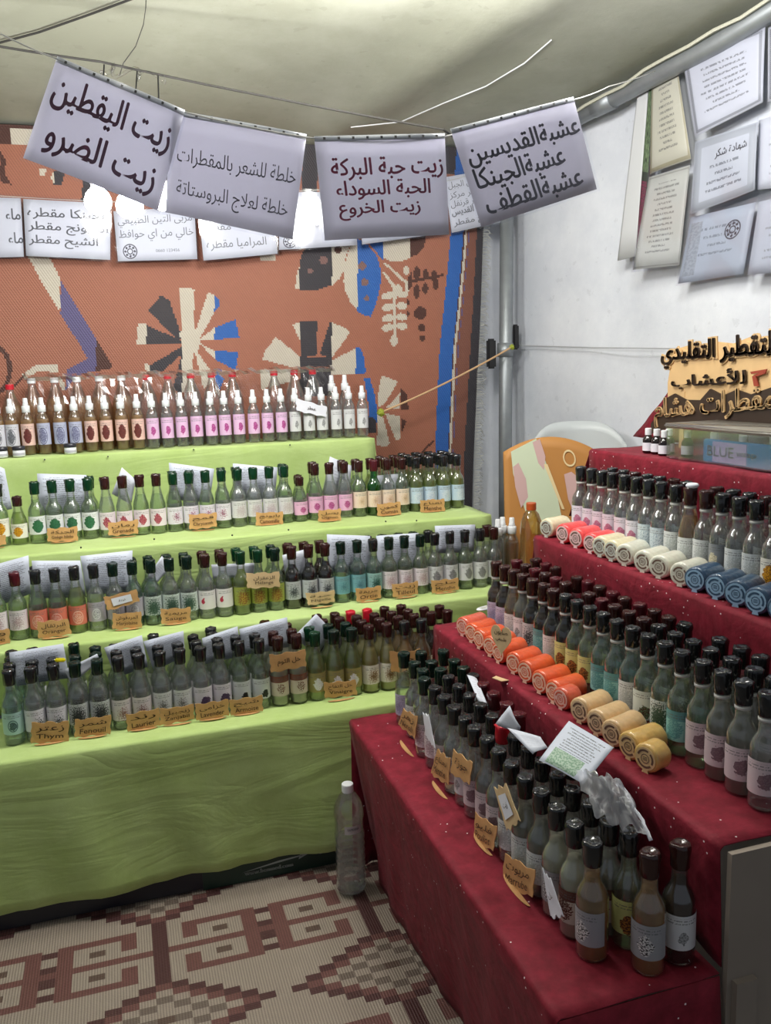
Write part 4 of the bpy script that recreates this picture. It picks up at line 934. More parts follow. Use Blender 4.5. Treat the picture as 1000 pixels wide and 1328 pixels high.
for i, (px, py, col) in enumerate(q2):
    p = at(px, py, 2, Z2+.029)
    L = .080 if i not in (14, 9) else .042
    soap(.884+L/2, p.y, Z2, .0285 if i != 9 else .026, L, col, None, '%s %s wrapped soap roll from far end, front edge of second red step' % (ORD[i+1], {'yellow': 'honey yellow', 'coral': 'coral orange'}.get(col, col)), 'soap rolls on the second red step', .30+JT(.16), None)
q3 = [(716,684,'cream'),(731,692,'pink'),(747,698,'pink'),(761,705,'pink'),(776,709,'cream'),(803,713,'cream'),(817,718,'white'),(831,728,'white'),(848,735,'white'),(867,746,'white'),(891,752,'navy'),(915,762,'navy'),(940,770,'navy'),(968,780,'navy'),(997,790,'navy')]
for i, (px, py, col) in enumerate(q3):
    p = at(px, py, 2, Z3+.0265)
    soap(1.226, p.y, Z3, .0285, .082, col, None, '%s %s wrapped soap roll from far end, front edge of third red step' % (ORD[i+1], {'navy': 'navy blue', 'pink': 'red pink'}.get(col, col)), 'soap rolls on the third red step', .36+JT(.16), None)

# ------------------------------------------------------------------ papers, leaflets
def sheet(name, TL, TR, BR, BL, mat, label, cat, group=None, bend=.004, ph=0.0, thick=.0006, parts=(), nu=10, nv=6, off=0.0, flip=False):
    qm = quad(TL, TR, BR, BL, bend, ph=ph, off=off)
    c = qm(.5, 0)
    root = empty(name, c, 0, label, cat, group)
    grid_obj('paper', nu, nv, lambda u, v: qm(u, v)-c, mat, root, True, thick)
    sg = 1
    for kind, *a in parts:
        if kind == 'text':
            part('lettering', letters(a[0], lambda u, v: qm(u, v, .0012)-c), a[1], root)
        if kind == 'sleeve':
            grid_obj('plastic_sleeve', nu, nv, lambda u, v: qm(-.02+1.04*u, -.03+1.09*v, .0026+.0015*math.sin(9*u+4*v))-c, SLEEVE, root, True)
        if kind == 'strip':
            grid_obj('binder_strip', nu, 2, lambda u, v: qm(u, 1.0+.055*v, .0005)-c, WHITE_PL, root, True, .0006)
            hs = []
            for k in range(9):
                u0 = .07+.86*k/8; hs.append(([qm(u0-.009, 1.015, .0035)-c, qm(u0+.009, 1.015, .0035)-c, qm(u0+.009, 1.04, .0035)-c, qm(u0-.009, 1.04, .0035)-c], [(0, 1, 2, 3)]))
            part('punched_holes', join(*hs), plain('dark hole', (.08, .08, .08), .8), root)
        if kind == 'emblem':
            u0, v0, ru, rv = a[0]; out = []
            for (ra, rb, n0, n1) in ((.86, 1.0, 0, 24), (.28, .42, 0, 24)):
                V = [qm(u0+ru*q*math.cos(2*PI*k/24), v0+rv*q*math.sin(2*PI*k/24), .0012)-c for k in range(25) for q in (ra, rb)]
                out.append((V, [(2*k, 2*k+1, 2*k+3, 2*k+2) for k in range(24)]))
            for k in range(8):
                t = 2*PI*k/8; V = [qm(u0+ru*.65*math.cos(t)+ru*.2*math.cos(t+b), v0+rv*.65*math.sin(t)+rv*.2*math.sin(t+b), .0012)-c for b in (0, PI*.6, PI, PI*1.5)]
                out.append((V, [(0, 1, 2, 3)]))
            part('round_emblem', join(*out), a[1], root)
    return root
INK_P = plain('aubergine print', srgb(92, 40, 72), .6); INK_G = plain('grey print', srgb(84, 82, 92), .6); INK_M = plain('magenta print', srgb(150, 36, 76), .6)
INK_L = plain('light grey print', srgb(120, 122, 128), .6)
LILAC = paper_mat('pale lilac paper', (.74, .73, .81))
SY = 1.87
def pq(c, ax, val): return [at(x, y, ax, val) for x, y in c]
sheet('hanging_sign', *pq([(72,80),(238,150),(205,273),(30,205)], 1, SY), LILAC, 'leftmost hanging paper sign with two bold aubergine lines on the front string', 'sign', 'signs on the front string', .006, 0,
      parts=[('text', [('زيت اليقطين', .05, .95, .54, .90, .028, -.04), ('زيت الضرو', .10, .92, .10, .46, .028, -.04)], INK_P), ('sleeve',), ('strip',)])
sheet('hanging_sign', *pq([(222,149),(397,181),(380,310),(214,276)], 1, SY+.012), LILAC, 'hanging paper sign with two thin grey lines, second along front string', 'sign', 'signs on the front string', .005, 1,
      parts=[('text', [('خلطة للشعر بالمقطرات', .06, .96, .50, .70, .006), ('خلطة لعلاج البروستاتة', .07, .93, .14, .36, .006)], INK_G), ('sleeve',), ('strip',)])
sheet('hanging_sign', *pq([(408,184),(577,180),(583,304),(421,312)], 1, SY), LILAC, 'hanging paper sign with three magenta lines, third along front string', 'sign', 'signs on the front string', .003, .5,
      parts=[('text', [('زيت حبة البركة', .10, .97, .60, .83, .022), ('الحبة السوداء', .12, .86, .40, .60, .022), ('زيت الخروع', .13, .77, .19, .39, .022)], INK_M), ('sleeve',), ('strip',)])
sheet('hanging_sign', *pq([(586,174),(745,132),(775,245),(624,295)], 1, SY-.01), LILAC, 'hanging paper sign with three bold grey lines nearest the white sheet', 'sign', 'signs on the front string', .005, .3,
      parts=[('text', [('عشبةالقديسين', .06, .98, .60, .86, .026), ('عشبةالجينكا', .06, .80, .33, .60, .026), ('عشبةالقطف', .08, .90, .05, .32, .026)], INK_G), ('sleeve',), ('strip',)])
BY = 3.50
back = [([(-70,254),(27,257),(31,333),(-66,336)], [('ماء', .78, .98, .62, .82, .02), ('ماء', .80, 1.0, .22, .42, .02)], 'half visible sign with two lines pinned to the rug, farthest left', None),
 ([(30,258),(143,264),(143,337),(34,332)], [('الجينكا مقطره', .04, .97, .66, .86, .016), ('البابونج مقطر', .04, .97, .40, .62, .016), ('الشيح مقطر', .04, .85, .16, .38, .016)], 'white sign with three grey lines on the rug above the long blue leg', None),
 ([(147,274),(252,268),(256,336),(153,339)], [('مربى التين الطبيعي', .04, .96, .66, .88, .008), ('خالي من اي حوافظ', .04, .97, .38, .62, .008), ('0660 123456', .48, .78, .16, .22, 0)], 'sign with two grey lines and round emblem on rug below the lamps', (.16, .19, .09, .15)),
 ([(257,266),(355,268),(360,329),(264,338)], [('مقطره', .03, .40, .50, .68, .008), ('المراميا مقطره', .06, .86, .16, .38, .008)], 'sign under the second hanging sign with lowest line showing, on rug', None),
 ([(362,249),(460,249),(463,318),(362,324)], [('التوت ا', .30, .62, .58, .80, .006), ('اي', .46, .54, .34, .52, .006)], 'shiny sign with round emblem on rug between second and third hanging signs', (.14, .14, .09, .12)),
 ([(466,262),(572,250),(578,302),(470,317)], [], 'blank edged sheet on rug peeping out below the magenta sign', None),
 ([(576,230),(640,219),(655,287),(586,302)], [('عسل الجبل', .05, .70, .76, .90, .004), ('مقطر مركز', .05, .75, .58, .72, .004), ('مقطر قرنفل', .05, .75, .42, .56, .004), ('عشبة القديس', .05, .8, .27, .42, .02), ('بابونج مقطر', .06, .9, .06, .22, .01)], 'small sign with five lines on rug behind the bold grey hanging sign', None)]
for i, (c, tx, lb, em) in enumerate(back):
    sheet('rug_sign', *pq(c, 1, BY-.004*(i % 2)), WHITE_PAPER, lb, 'sign', 'signs pinned along the rug', .002, i, parts=([('text', tx, INK_L)] if tx else [])+([('emblem', em, INK_G)] if em else [])+[('sleeve',)])
# strings
fs = [Vector((-1.2, SY, roofz(-1.2, SY)-.003)), at(-25, 30, 1, SY), at(72, 76, 1, SY), at(238, 145, 1, SY), at(397, 178, 1, SY), at(490, 184, 1, SY), at(577, 177, 1, SY), at(745, 129, 1, SY), at(790, 112, 1, SY+.3), onwall(850, 92, .10)]
meta(part('sign_string', tube(curve_pts(fs, 5, .003), .0016, 6), STRING, None), 'thin pale string carrying the four large hanging signs', 'string')
bs = [at(-60, 250, 1, BY-.004), at(145, 262, 1, BY-.004), at(360, 249, 1, BY-.004), at(575, 236, 1, BY-.004), at(645, 216, 1, BY-.004)]
meta(part('sign_string', tube(curve_pts(bs, 4, .002), .0012, 5), STRING, None), 'thin string along the rug carrying the small back signs', 'string')
DARKROPE = plain('dark rope', (.035, .033, .03), .8, noise=.4, nscale=300)
meta(part('rope', tube(curve_pts([Vector((-1.55, 2.6, roofz(-1.55, 2.6)-.003)), at(-30, 55, 1, 2.6), at(130, 80, 1, 2.6), at(345, 125, 1, 2.6), at(575, 168, 1, 2.6), Vector((1.655, 3.455, 2.27))], 5, .002), .0034, 8), DARKROPE, None), 'dark rope running low under canopy behind the hanging signs', 'rope')
meta(part('wire', tube([onroof(190, -14), at(189, 10, 1, 2.45), at(186, 32, 1, 2.5), at(176, 60, 1, 2.55), at(160, 82, 1, 2.6), at(155, 98, 1, 2.6)], .0013, 6), DARKROPE, None), 'thin black wire dropping from the canopy to knotted plastic', 'wire')
meta(part('rope', tube(curve_pts([onroof(-60, 74, .008), onroof(-10, 58, .008), onroof(50, 42, .008), onroof(110, 21, .008), onroof(200, -12, .008), onroof(260, -34, .008)], 2, 0), .0034, 8), DARKROPE, None), 'short dark rope crossing the upper left canopy corner', 'rope')
meta(part('white_string', tube(curve_pts([onroof(455, 165), onroof(520, 158), onroof(575, 134), onroof(630, 112), onroof(680, 82), onroof(715, 52)], 2, 0), .0024, 6), WHITE_PL, None), 'white cord stretched up the canopy above magenta sign', 'cord')
kn = [at(130+90*t+8*math.sin(t*17), 88+16*t+7*math.sin(t*23+1), 1, 2.60+.004*math.sin(t*31)) for t in [i/26 for i in range(27)]]
meta(part('knotted_plastic', tube(kn, .006, 6, .002), FILM, None, True), 'clear knotted plastic strip tied round the rope above first sign', 'plastic')
# rope from wall bracket to the rug with two green knots
a_, b_ = at(494, 535, 1, 3.42), at(664, 450, 1, 3.43)
meta(part('stay_cord', tube(curve_pts([a_, b_], 8, .012), .0042, 8), plain('tan cord', srgb(196, 160, 120), .7), None), 'tan stay cord from pole bracket down to the highest green step end', 'cord')
YG = plain('yellow green tape', srgb(150, 160, 50), .7)
for q, s_, lb in ((a_, .016, 'yellow green knot at the lower end of tan stay cord'), (b_, .011, 'yellow green knot of stay cord at the pole bracket')):
    v, f = lathe([(s_*.3, -s_), (s_*.9, -s_*.5), (s_, 0), (s_*.8, s_*.6), (s_*.2, s_)], 10)
    meta(part('cord_knot', ([(x*(1+.25*math.sin(k*2.1)), y_*(1+.2*math.cos(k*1.3)), z*(1+.2*math.sin(k))) for k, (x, y_, z) in enumerate(v)], f), YG, None, loc=q), lb, 'knot')
meta(part('grey_string', tube([onwall(672, 448, .012), onwall(780, 451, .012), onwall(870, 452, .012), onwall(1010, 455, .012)], .0028, 6), plain('grey cord', (.42, .43, .45), .6), None), 'thin grey cord running level along the white sheet to the wooden sign', 'string')

# certificates on the white wall
CR, GRY, WHT = srgb(214, 212, 196), srgb(150, 152, 156), srgb(208, 210, 220)
certs = [([(846,100),(878,80),(896,206),(843,226)], print_mat('c1', srgb(216, 212, 192), srgb(130, 128, 120), 16, .22, .9, .15, .4, (.01, .05, srgb(176, 166, 130))), 'narrow cream certificate on white wall, upper of the nearest pole column'),
 ([(842,230),(895,214),(880,344),(822,350)], print_mat('c2', srgb(212, 212, 204), srgb(130, 130, 126), 18, .2, .9, .15, .4, (.015, .03, srgb(170, 168, 160))), 'narrow pale certificate on white wall below the cream one'),
 ([(886,78),(992,34),(988,132),(903,178)], print_mat('c3', WHT, srgb(120, 122, 130), 13, .16, .82, .2, .35, (.03, .065, srgb(136, 138, 146))), 'large bordered certificate highest on the white wall, with script title'),
 ([(902,184),(982,158),(978,246),(897,278)], print_mat('c4', srgb(200, 204, 214), srgb(112, 116, 126), 9, .2, .62, .2, .35, (.02, .12, srgb(170, 174, 182))), 'grey framed certificate in middle of white wall column under shine'),
 ([(896,282),(980,262),(964,355),(880,368)], print_mat('c5', srgb(188, 196, 210), srgb(130, 136, 150), 8, .2, .8, .3, .3, None, .4, 40, (.04, .22, .1, .9, srgb(160, 166, 178), srgb(176, 182, 192))), 'bluish certificate with dark crest, lowest in middle column'),
 ([(984,156),(1075,128),(1075,236),(981,246)], print_mat('c6', WHT, srgb(150, 152, 160), 10, .15, .85, .15, .3), 'plain pale certificate cut by the frame, middle row'),
 ([(984,262),(1075,240),(1072,345),(968,357)], print_mat('c7', srgb(200, 204, 216), srgb(150, 152, 160), 10, .15, .85, .15, .3), 'plain pale certificate cut by the frame, lowest row'),
 ([(996,36),(1075,4),(1075,110),(994,132)], print_mat('c8', WHT, srgb(110, 112, 120), 12, .15, .85, .15, .35, (.03, .06, srgb(110, 112, 120))), 'bordered certificate cut by the frame, top row')]
for i, (c, m, lb) in enumerate(certs):
    pts = [onwall(x, y, .030+.007*(i % 4)) for x, y in c]
    ex = [('sleeve',)]
    if i == 2: ex = [('sleeve',)]
    if i == 3: ex = [('text', [('شهادة شكر', .35, .85, .66, .80, .01)], INK_G), ('sleeve',)]
    if i == 4: ex = [('emblem', (.72, .68, .12, .14), INK_G), ('sleeve',)]
    sheet('certificate', *pts, m, lb, 'certificate', 'certificates on the white wall', .004, i*.7, parts=ex)
gp = [onwall(x, y, .028) for x, y in [(843,100),(850,104),(832,338),(824,338)]]
wl = sheet('floral_strip', *gp, print_mat('floral', srgb(40, 46, 40), srgb(120, 30, 70), 60, .0, .45, 0, .9, None, .6, 9, (0, 1, .5, 1, srgb(34, 44, 34), srgb(110, 130, 96))), 'thin dark floral strip hanging beside the narrow certificates', 'strip')
gp = [onwall(x, y, .024) for x, y in [(830,106),(842,104),(826,332),(802,338)]]
sheet('white_lath', *gp, plain('dirty white board', srgb(196, 198, 200), .6), 'narrow whitish board hanging behind floral strip on wall', 'board', thick=.008, bend=.001)

# leaflets leaning behind the bottles of the green steps
LEAF = print_mat('leaflet', srgb(206, 212, 226), srgb(96, 100, 112), 22, .08, .92, .08, .45, None, .6, 55)
LEAF2 = print_mat('leaflet blank', srgb(214, 218, 230), srgb(180, 184, 196), 12, .2, .8, .2, .4)
lv = [  # corners TL TR BR BL, depth plane, label words
 ([(-30,590),(6,608),(16,660),(-30,670)], 3.09, 'cut off leaflet at far left behind the yellow flower bottles', LEAF),
 ([(48,614),(112,616),(118,672),(52,668)], 3.09, 'leaflet behind the three green bunch bottles on third green step', LEAF),
 ([(158,606),(176,622),(170,655),(145,640)], 3.07, 'folded white leaflet corner behind the crimson fruit bottles', LEAF2),
 ([(219,600),(278,608),(272,652),(222,648)], 3.09, 'leaflet behind the magenta sprig bottles on third green step', LEAF),
 ([(302,601),(360,606),(356,652),(304,650)], 3.09, 'leaflet behind the pale grey flower bottles on third green step', LEAF),
 ([(428,592),(456,604),(452,650),(418,640)], 3.09, 'tilted blue leaflet behind the magenta onion bottles', LEAF2),
 ([(486,617),(522,614),(522,640),(488,640)], 3.06, 'small leaflet behind the peach label bottles near the green bottle', LEAF2),
 ([(-20,736),(37,720),(40,770),(-15,790)], 2.742, 'slanted leaflet at far left on second green step', LEAF),
 ([(41,727),(104,727),(112,775),(46,775)], 2.742, 'leaflet behind the salmon orange bottles on second green step', LEAF),
 ([(104,721),(172,714),(170,770),(112,770)], 2.746, 'leaflet behind the lilac ringed bottles on second green step', LEAF),
 ([(210,721),(222,735),(200,760),(188,752)], 2.742, 'narrow folded leaflet between green branch bottles', LEAF2),
 ([(424,693),(480,695),(482,745),(426,742)], 2.742, 'leaflet behind the turquoise bottles on second green step', LEAF),
 ([(488,695),(543,691),(545,742),(490,745)], 2.742, 'leaflet behind the three pale bottles beside the turquoise ones', LEAF),
 ([(564,682),(616,680),(614,715),(566,718)], 2.742, 'leaflet behind the silver tuft bottles on second green step', LEAF),
 ([(366,720),(396,712),(400,745),(370,750)], 2.742, 'slanted grey leaflet behind the dark bottles on second green step', LEAF2),
 ([(274,732),(330,730),(330,748),(276,750)], 2.742, 'low white leaflet behind the red heart bottles', LEAF2),
 ([(12,846),(82,835),(90,880),(16,890)], 2.475, 'leaflet behind the thyme bottles at far left of lowest step', LEAF),
 ([(135,840),(184,824),(192,865),(150,880)], 2.475, 'tilted leaflet behind fennel and laurel bottles on lowest step', LEAF),
 ([(186,832),(238,818),(240,850),(200,872)], 2.475, 'leaflet leaning behind the pale twig bottles on lowest step', LEAF),
 ([(262,828),(308,812),(312,850),(266,862)], 2.475, 'leaflet behind the purple flower bottles on lowest step', LEAF),
 ([(310,816),(372,800),(376,838),(316,850)], 2.475, 'long tilted leaflet behind dark berry bottles on lowest step', LEAF),
 ([(410,796),(431,818),(412,850),(380,826)], 2.475, 'diamond turned leaflet above the green capped fruit bottles', LEAF),
 ([(84,868),(126,848),(130,858),(92,886)], 2.418, 'crumpled white note beside the yellow clip on lowest step', LEAF2)]
for i, (c, Y, lb, m) in enumerate(lv):
    pts = pq(c, 1, Y)
    sheet('leaflet', *pts, m, lb, 'leaflet', 'leaflets tucked behind the bottles', .004, i*.9, nu=6, nv=4)
# leaflets on the red side
c3 = pq([(738,935),(795,971),(752,1018),(700,990)], 2, .705)
pts = [at(738, 935, 2, .775), at(796, 970, 2, .765), at(757, 1017, 2, .715), at(699, 986, 2, .718)]
PIC = print_mat('picture leaflet', srgb(212, 218, 232), srgb(70, 76, 80), 17, .10, .93, .42, .45, None, .5, 50, (.12, .78, .03, .40, srgb(124, 160, 132), srgb(176, 198, 178)))
lf = sheet('leaflet', *pts, PIC, 'white leaflet with green plant picture lying on the caps of lowest red step', 'leaflet', 'leaflets on the red steps', .003, 0)
for c, lb in [([(606,876,.70),(618,879,.70),(632,912,.68),(622,915,.67)], 'small folded white paper among the far caps of lowest red step'),
              ([(662,915,.76),(674,943,.73),(671,952,.71),(647,938,.70)], 'upright white paper triangle behind the red cap'),
              ([(658,944,.72),(700,955,.73),(708,968,.72),(694,980,.70)], 'white folded paper lying between red cap and picture leaflet')]:
    sheet('folded_paper', *[at(x, y, 2, z) for x, y, z in c], LEAF2, lb, 'paper', 'folded papers on the lowest red step', .006, 1, nu=5, nv=4)

# ------------------------------------------------------------------ kraft name cards
def card(c, ax, val, lines, label, group='name cards', pale=False, foot=True, mat=None, lean=.012, window=False):
    if foot and c[0][1] > 600:
        val = min(val, at((c[2][0]+c[3][0])/2, (c[2][1]+c[3][1])/2, 2, foot)[ax])
    TL, TR, BR, BL = pq(c, ax, val)
    qm = quad(TL, TR, BR, BL, .0015, ph=c[0][0]*.1)
    cc = qm(.5, 0); root = empty('name_card', cc, 0, label, 'card', group)
    rr = random.Random(c[0][0]); n = 12
    ring = []
    for k in range(n+1): ring.append((k/n, -.0+.05*math.sin(k*1.3+rr.random())))
    for k in range(1, 5): ring.append((1+.02*math.sin(k*2.1), k/5))
    for k in range(n+1): ring.append((1-k/n, 1+.05*math.sin(k*1.1+rr.random()*2)))
    for k in range(1, 5): ring.append((.02*math.sin(k*2.7), 1-k/5))
    f_ = [qm(u, v, 0)-cc for u, v in ring]; b_ = [qm(u, v, -.0015)-cc for u, v in ring]; m = len(ring)
    part('card', (f_+b_, [tuple(range(m)), tuple(range(2*m-1, m-1, -1))]+[(k, m+k, m+(k+1) % m, (k+1) % m) for k in range(m)]), mat or (KRAFT_L if pale else KRAFT), root)
    if window:
        part('window', ([qm(u, v, .0022)-cc for u, v in ((.20, .22), (.80, .22), (.80, .80), (.20, .80))], [(0, 1, 2, 3)]), WHITE_PAPER, root)
    if lines: part('lettering', letters(lines, lambda u, v: qm(u, v, .003)-cc), INK_BROWN, root)
    if foot:
        z = min(BL.z, BR.z); out = []
        bx = (BL+BR)/2-cc; nrm = (TR-TL).cross(BL-TL).normalized()*-1
        e = (BR-BL).normalized(); e.z = 0; w_ = (BR-BL).length*.42
        nf = e.cross(Vector((0, 0, 1))).normalized(); nf = nf if (nf.y if ax == 1 else nf.x) < 0 else -nf
        V = [bx+e*w_*math.cos(t)+nf*(.011*math.sin(t)-.002) for t in [k*PI/10 for k in range(11)]]
        V = [Vector((v.x, v.y, foot-cc.z+.0015)) for v in V]; V2 = [v+Vector((0, 0, .0012)) for v in V]
        m = len(V); part('foot', (V+V2, [tuple(reversed(range(m))), tuple(range(m, 2*m))]+[(k, (k+1) % m, m+(k+1) % m, m+k) for k in range(m)]), KRAFT, root)
    return root
YA_, YB_, YC_ = 2.345, 2.665, 2.985
L2 = lambda a, b, bold=.012: [(a, .12, .88, .54, .84, bold), (b, .14, .86, .18, .46, bold)]
cards = [([(41,938),(89,936),(89,962),(40,965)], YA_, L2('زعتر', 'Thym'), 'kraft name card reading Thym before the thyme bottles', ZA),
 ([(97,934),(144,928),(143,952),(97,957)], YA_, L2('شمر', 'Fenouil'), 'kraft name card reading Fenouil before the fennel bottles', ZA),
 ([(163,927),(206,919),(208,941),(166,950)], YA_, L2('رند', 'Laurier'), 'kraft name card reading Laurier before the pinkish twig bottles', ZA),
 ([(207,920),(251,914),(252,933),(208,941)], YA_, L2('زنجبيل', 'Zanjabil'), 'kraft name card just before the pale twig bottles on lowest green step', ZA),
 ([(253,914),(296,907),(297,928),(255,935)], YA_, L2('خزامى', 'Lavender'), 'kraft name card reading Lavender before the purple flower bottles', ZA),
 ([(297,909),(340,902),(341,922),(300,929)], YA_, L2('شيح', 'Armoise'), 'kraft name card reading Armoise before the dark berry bottles', ZA),
 ([(420,886),(461,882),(463,901),(422,906)], YA_, L2('خل التفاح', 'Vinaigre'), 'kraft name card before the green capped fruit bottles', ZA),
 ([(-30,818),(12,816),(13,834),(-30,838)], YB_, L2('ورد', 'Rose'), 'cut off kraft name card at far left of second green step', ZB),
 ([(48,807),(88,803),(93,822),(50,829)], YB_, L2('البرتقال', 'Oranger'), 'kraft name card before the salmon orange bottles', ZB),
 ([(146,796),(183,794),(184,814),(146,816)], YB_, L2('المردقوش', 'Marjolaine'), 'kraft name card before the lilac ringed bottles', ZB),
 ([(208,790),(247,788),(247,807),(210,810)], YB_, L2('مريمية', 'Sauge'), 'kraft name card before the green branch bottles', ZB),
 ([(396,770),(434,766),(434,781),(400,785)], YB_, L2('حبة', 'Nigelle'), 'pale kraft name card before the dark mountain picture bottles', ZB),
 ([(461,764),(494,760),(494,776),(463,781)], YB_, L2('حريقة', 'Ortie'), 'kraft name card before the turquoise leaf bottle', ZB),
 ([(508,758),(542,754),(542,771),(510,775)], YB_, L2('زيت', 'Tilleul'), 'kraft name card before the three pale bottles right of turquoise', ZB),
 ([(559,753),(594,750),(595,765),(561,770)], YB_, L2('ملح', 'Menthe'), 'kraft name card before the silver tuft bottles on second green step', ZB),
 ([(-20,696),(7,694),(8,706),(-20,710)], YC_, [], 'cut off kraft name card at far left of third green step', ZC),
 ([(61,686),(100,683),(101,701),(62,703)], YC_, L2('الجنكة', 'Ginkgo biloba'), 'kraft name card before the green bunch bottles', ZC),
 ([(140,678),(179,674),(179,692),(141,695)], YC_, L2('رمان', 'Grenade'), 'kraft name card before the crimson fruit bottles', ZC),
 ([(245,668),(281,665),(281,683),(246,687)], YC_, L2('قمح', 'Chrysanth'), 'kraft name card before the magenta sprig bottles', ZC),
 ([(332,665),(367,664),(367,680),(332,682)], YC_, L2('بابونج', 'Camomille'), 'kraft name card before the pale grey flower bottles', ZC),
 ([(413,662),(442,660),(442,675),(413,677)], YC_, L2('بصل', 'Oignon'), 'kraft name card before the magenta onion bottles', ZC),
 ([(489,654),(519,651),(520,667),(490,670)], YC_, L2('كمون', 'Cumin'), 'kraft name card before the peach label bottles', ZC),
 ([(545,649),(576,647),(577,663),(546,665)], YC_, L2('نعناع', 'Menthe'), 'kraft name card before the pale blue label bottles', ZC)]
for c, Y, ls, lb, fz in cards: card(c, 1, Y, ls, lb, 'name cards on the green steps', foot=fz, pale=('pale kraft' in lb))
card([(349,850),(396,843),(397,864),(352,873)], 1, 2.352, [('خل الثوم', .2, .85, .3, .7, .02)], 'kraft card hung on the two garlic picture bottles', 'name cards on the green steps', foot=False)
card([(505,846),(545,842),(547,868),(508,872)], 1, 2.352, [('خل', .3, .75, .4, .75, .02)], 'kraft card hung on the amber bottles nearest red cloth', 'name cards on the green steps', foot=False)
card([(319,744),(362,742),(363,761),(321,763)], 1, 2.672, [('الزعفران', .2, .85, .5, .8, .012), ('Mélange', .25, .8, .2, .45, .01)], 'pale kraft card hung on the brown and yellow fruit bottles', 'name cards on the green steps', foot=False, pale=True)
card([(383,516),(424,528),(423,541),(385,533)], 1, 3.315, [('عطر', .35, .65, .3, .65, .01)], 'white oval tag hung across three clear spray bottles', 'hanging tags', foot=False, mat=WHITE_PAPER)
def tag(c, ax, val, label, mat=KRAFT, inner=True):
    r = card(c, ax, val, [('نبتة', .40, .60, .40, .60, .01)], label, 'hanging tags', foot=False, mat=mat, window=True)
    return r
tag([(134,775),(177,765),(181,780),(140,792)], 1, 2.672, 'brown swing tag with white window tied over the lilac bottles')
# red side cards, standing along the front row
for c, ls, lb, ft in [([(523,919),(541,930),(537,958),(517,940)], L2('زهر', 'Neroli'), 'first kraft name card from the far end of lowest red step', Z1),
  ([(567,972),(584,985),(581,1018),(559,1003)], L2('نعناع', 'Menthe'), 'kraft name card of lowest red step left of the paired oval card', Z1),
  ([(588,972),(612,990),(608,1018),(585,1003)], [('جوزة', .2, .85, .4, .8, .02)], 'oval kraft card hung on bottles beside the paired name card', None),
  ([(616,1054),(645,1073),(640,1103),(613,1090)], L2('فليو', 'Pouliot'), 'kraft name card in middle of lowest red step below swing tag', Z1),
  ([(655,1108),(693,1130),(690,1164),(650,1148)], L2('مريوت', 'Marrube'), 'nearest kraft name card on lowest red step', Z1)]:
    card(c, 0, .648, ls, lb, 'name cards on the red steps', foot=ft)
card([(548,925),(556,928),(565,970),(551,955)], 0, .650, [], 'narrow white card turned away near the far end of lowest red step', 'name cards on the red steps', foot=False, mat=WHITE_PAPER)
card([(641,1022),(656,1018),(673,1064),(659,1078)], 0, .645, [('زيت', .36, .64, .42, .58, .01)], 'pale swing tag with white window tied over the middle bottles', 'hanging tags', foot=False, pale=True, window=True)
card([(704,1128),(714,1142),(729,1188),(716,1190)], 0, .645, [('خل', .3, .7, .4, .6, .01)], 'white backed swing tag tied over the nearest milky bottles', 'hanging tags', foot=False, mat=WHITE_PAPER)
# heart shaped card before the orange soaps
hc = at(650, 831, 0, .846); hr = empty('heart_card', hc, .45, 'heart shaped kraft card with handwriting standing before the orange soaps', 'card')
hp_ = [(0, .014*1.6*(-.95))]+[]
pts = []
for k in range(28):
    t = 2*PI*k/28; pts.append((.0021*16*math.sin(t)**3, .0021*(13*math.cos(t)-5*math.cos(2*t)-2*math.cos(3*t)-math.cos(4*t))))
hq = [Vector((0, -a*.95, b_*1.25+.006)) for a, b_ in pts]; hq2 = [v+Vector((.0015, 0, 0)) for v in hq]; m = len(hq)
part('card', (hq+hq2, [tuple(range(m)), tuple(range(2*m-1, m-1, -1))]+[(k, m+k, m+(k+1) % m, (k+1) % m) for k in range(m)]), KRAFT_L, hr)
part('lettering', letters([('صابون', .12, .88, .55, .80, .012), ('طبيعي', .2, .8, .28, .5, .012)], lambda u, v: Vector((-.0012, -(u-.5)*.054, (v-.5)*.062+.010))), INK_BROWN, hr)
zf = Z2-hc.z+.001
part('foot', ([(-.012, .02, zf), (-.015, -.012, zf), (.002, -.022, zf), (.004, .02, zf), (-.012, .02, zf+.0015), (-.015, -.012, zf+.0015), (.002, -.022, zf+.0015), (.004, .02, zf+.0015)], [(0, 3, 2, 1), (4, 5, 6, 7), (0, 1, 5, 4), (1, 2, 6, 5), (2, 3, 7, 6), (3, 0, 4, 7)]), KRAFT_L, hr)
# white oval plate on the first soaps
oc = at(630, 789, 2, Z2+.056); orr = empty('oval_tag', oc, -1.2, 'white oval tag with blank window lying on the first soap rolls', 'tag')
part('plate', lathe([(.020, 0), (.021, .001), (.0205, .003), (.018, .0035)], 24), WHITE_PL, orr, True).scale = (.75, 1.7, 1)
part('window', box(-.008, .008, -.020, .020, .0036, .0042), plain('grey window paper', (.55, .55, .5), .5), orr)
# yellow clips
for px, py, ax, v, lb in ((78, 856, 1, 2.39, 'yellow clip on the cap of third bottle, lowest green step'), (541, 595, 1, 3.07, 'yellow bit of tape among the caps at the third green step end')):
    p = at(px, py, ax, v); meta(part('clip', bevel_box(-.014, .014, -.006, .006, -.005, .005, .003), plain('yellow plastic', srgb(226, 214, 20), .4), None, loc=p, rot=(0, .2, .3)), lb, 'clip')
# white lump on a cap of the third red step
p = at(898, 631, 0, 1.30); meta(part('tissue_wad', lathe([(.006, -.004), (.013, -.002), (.016, .003), (.012, .008), (.004, .009)], 12), WHITE_PAPER, None, True, loc=p), 'white tissue wad on the cap of a brownish bottle, third red step', 'tissue')

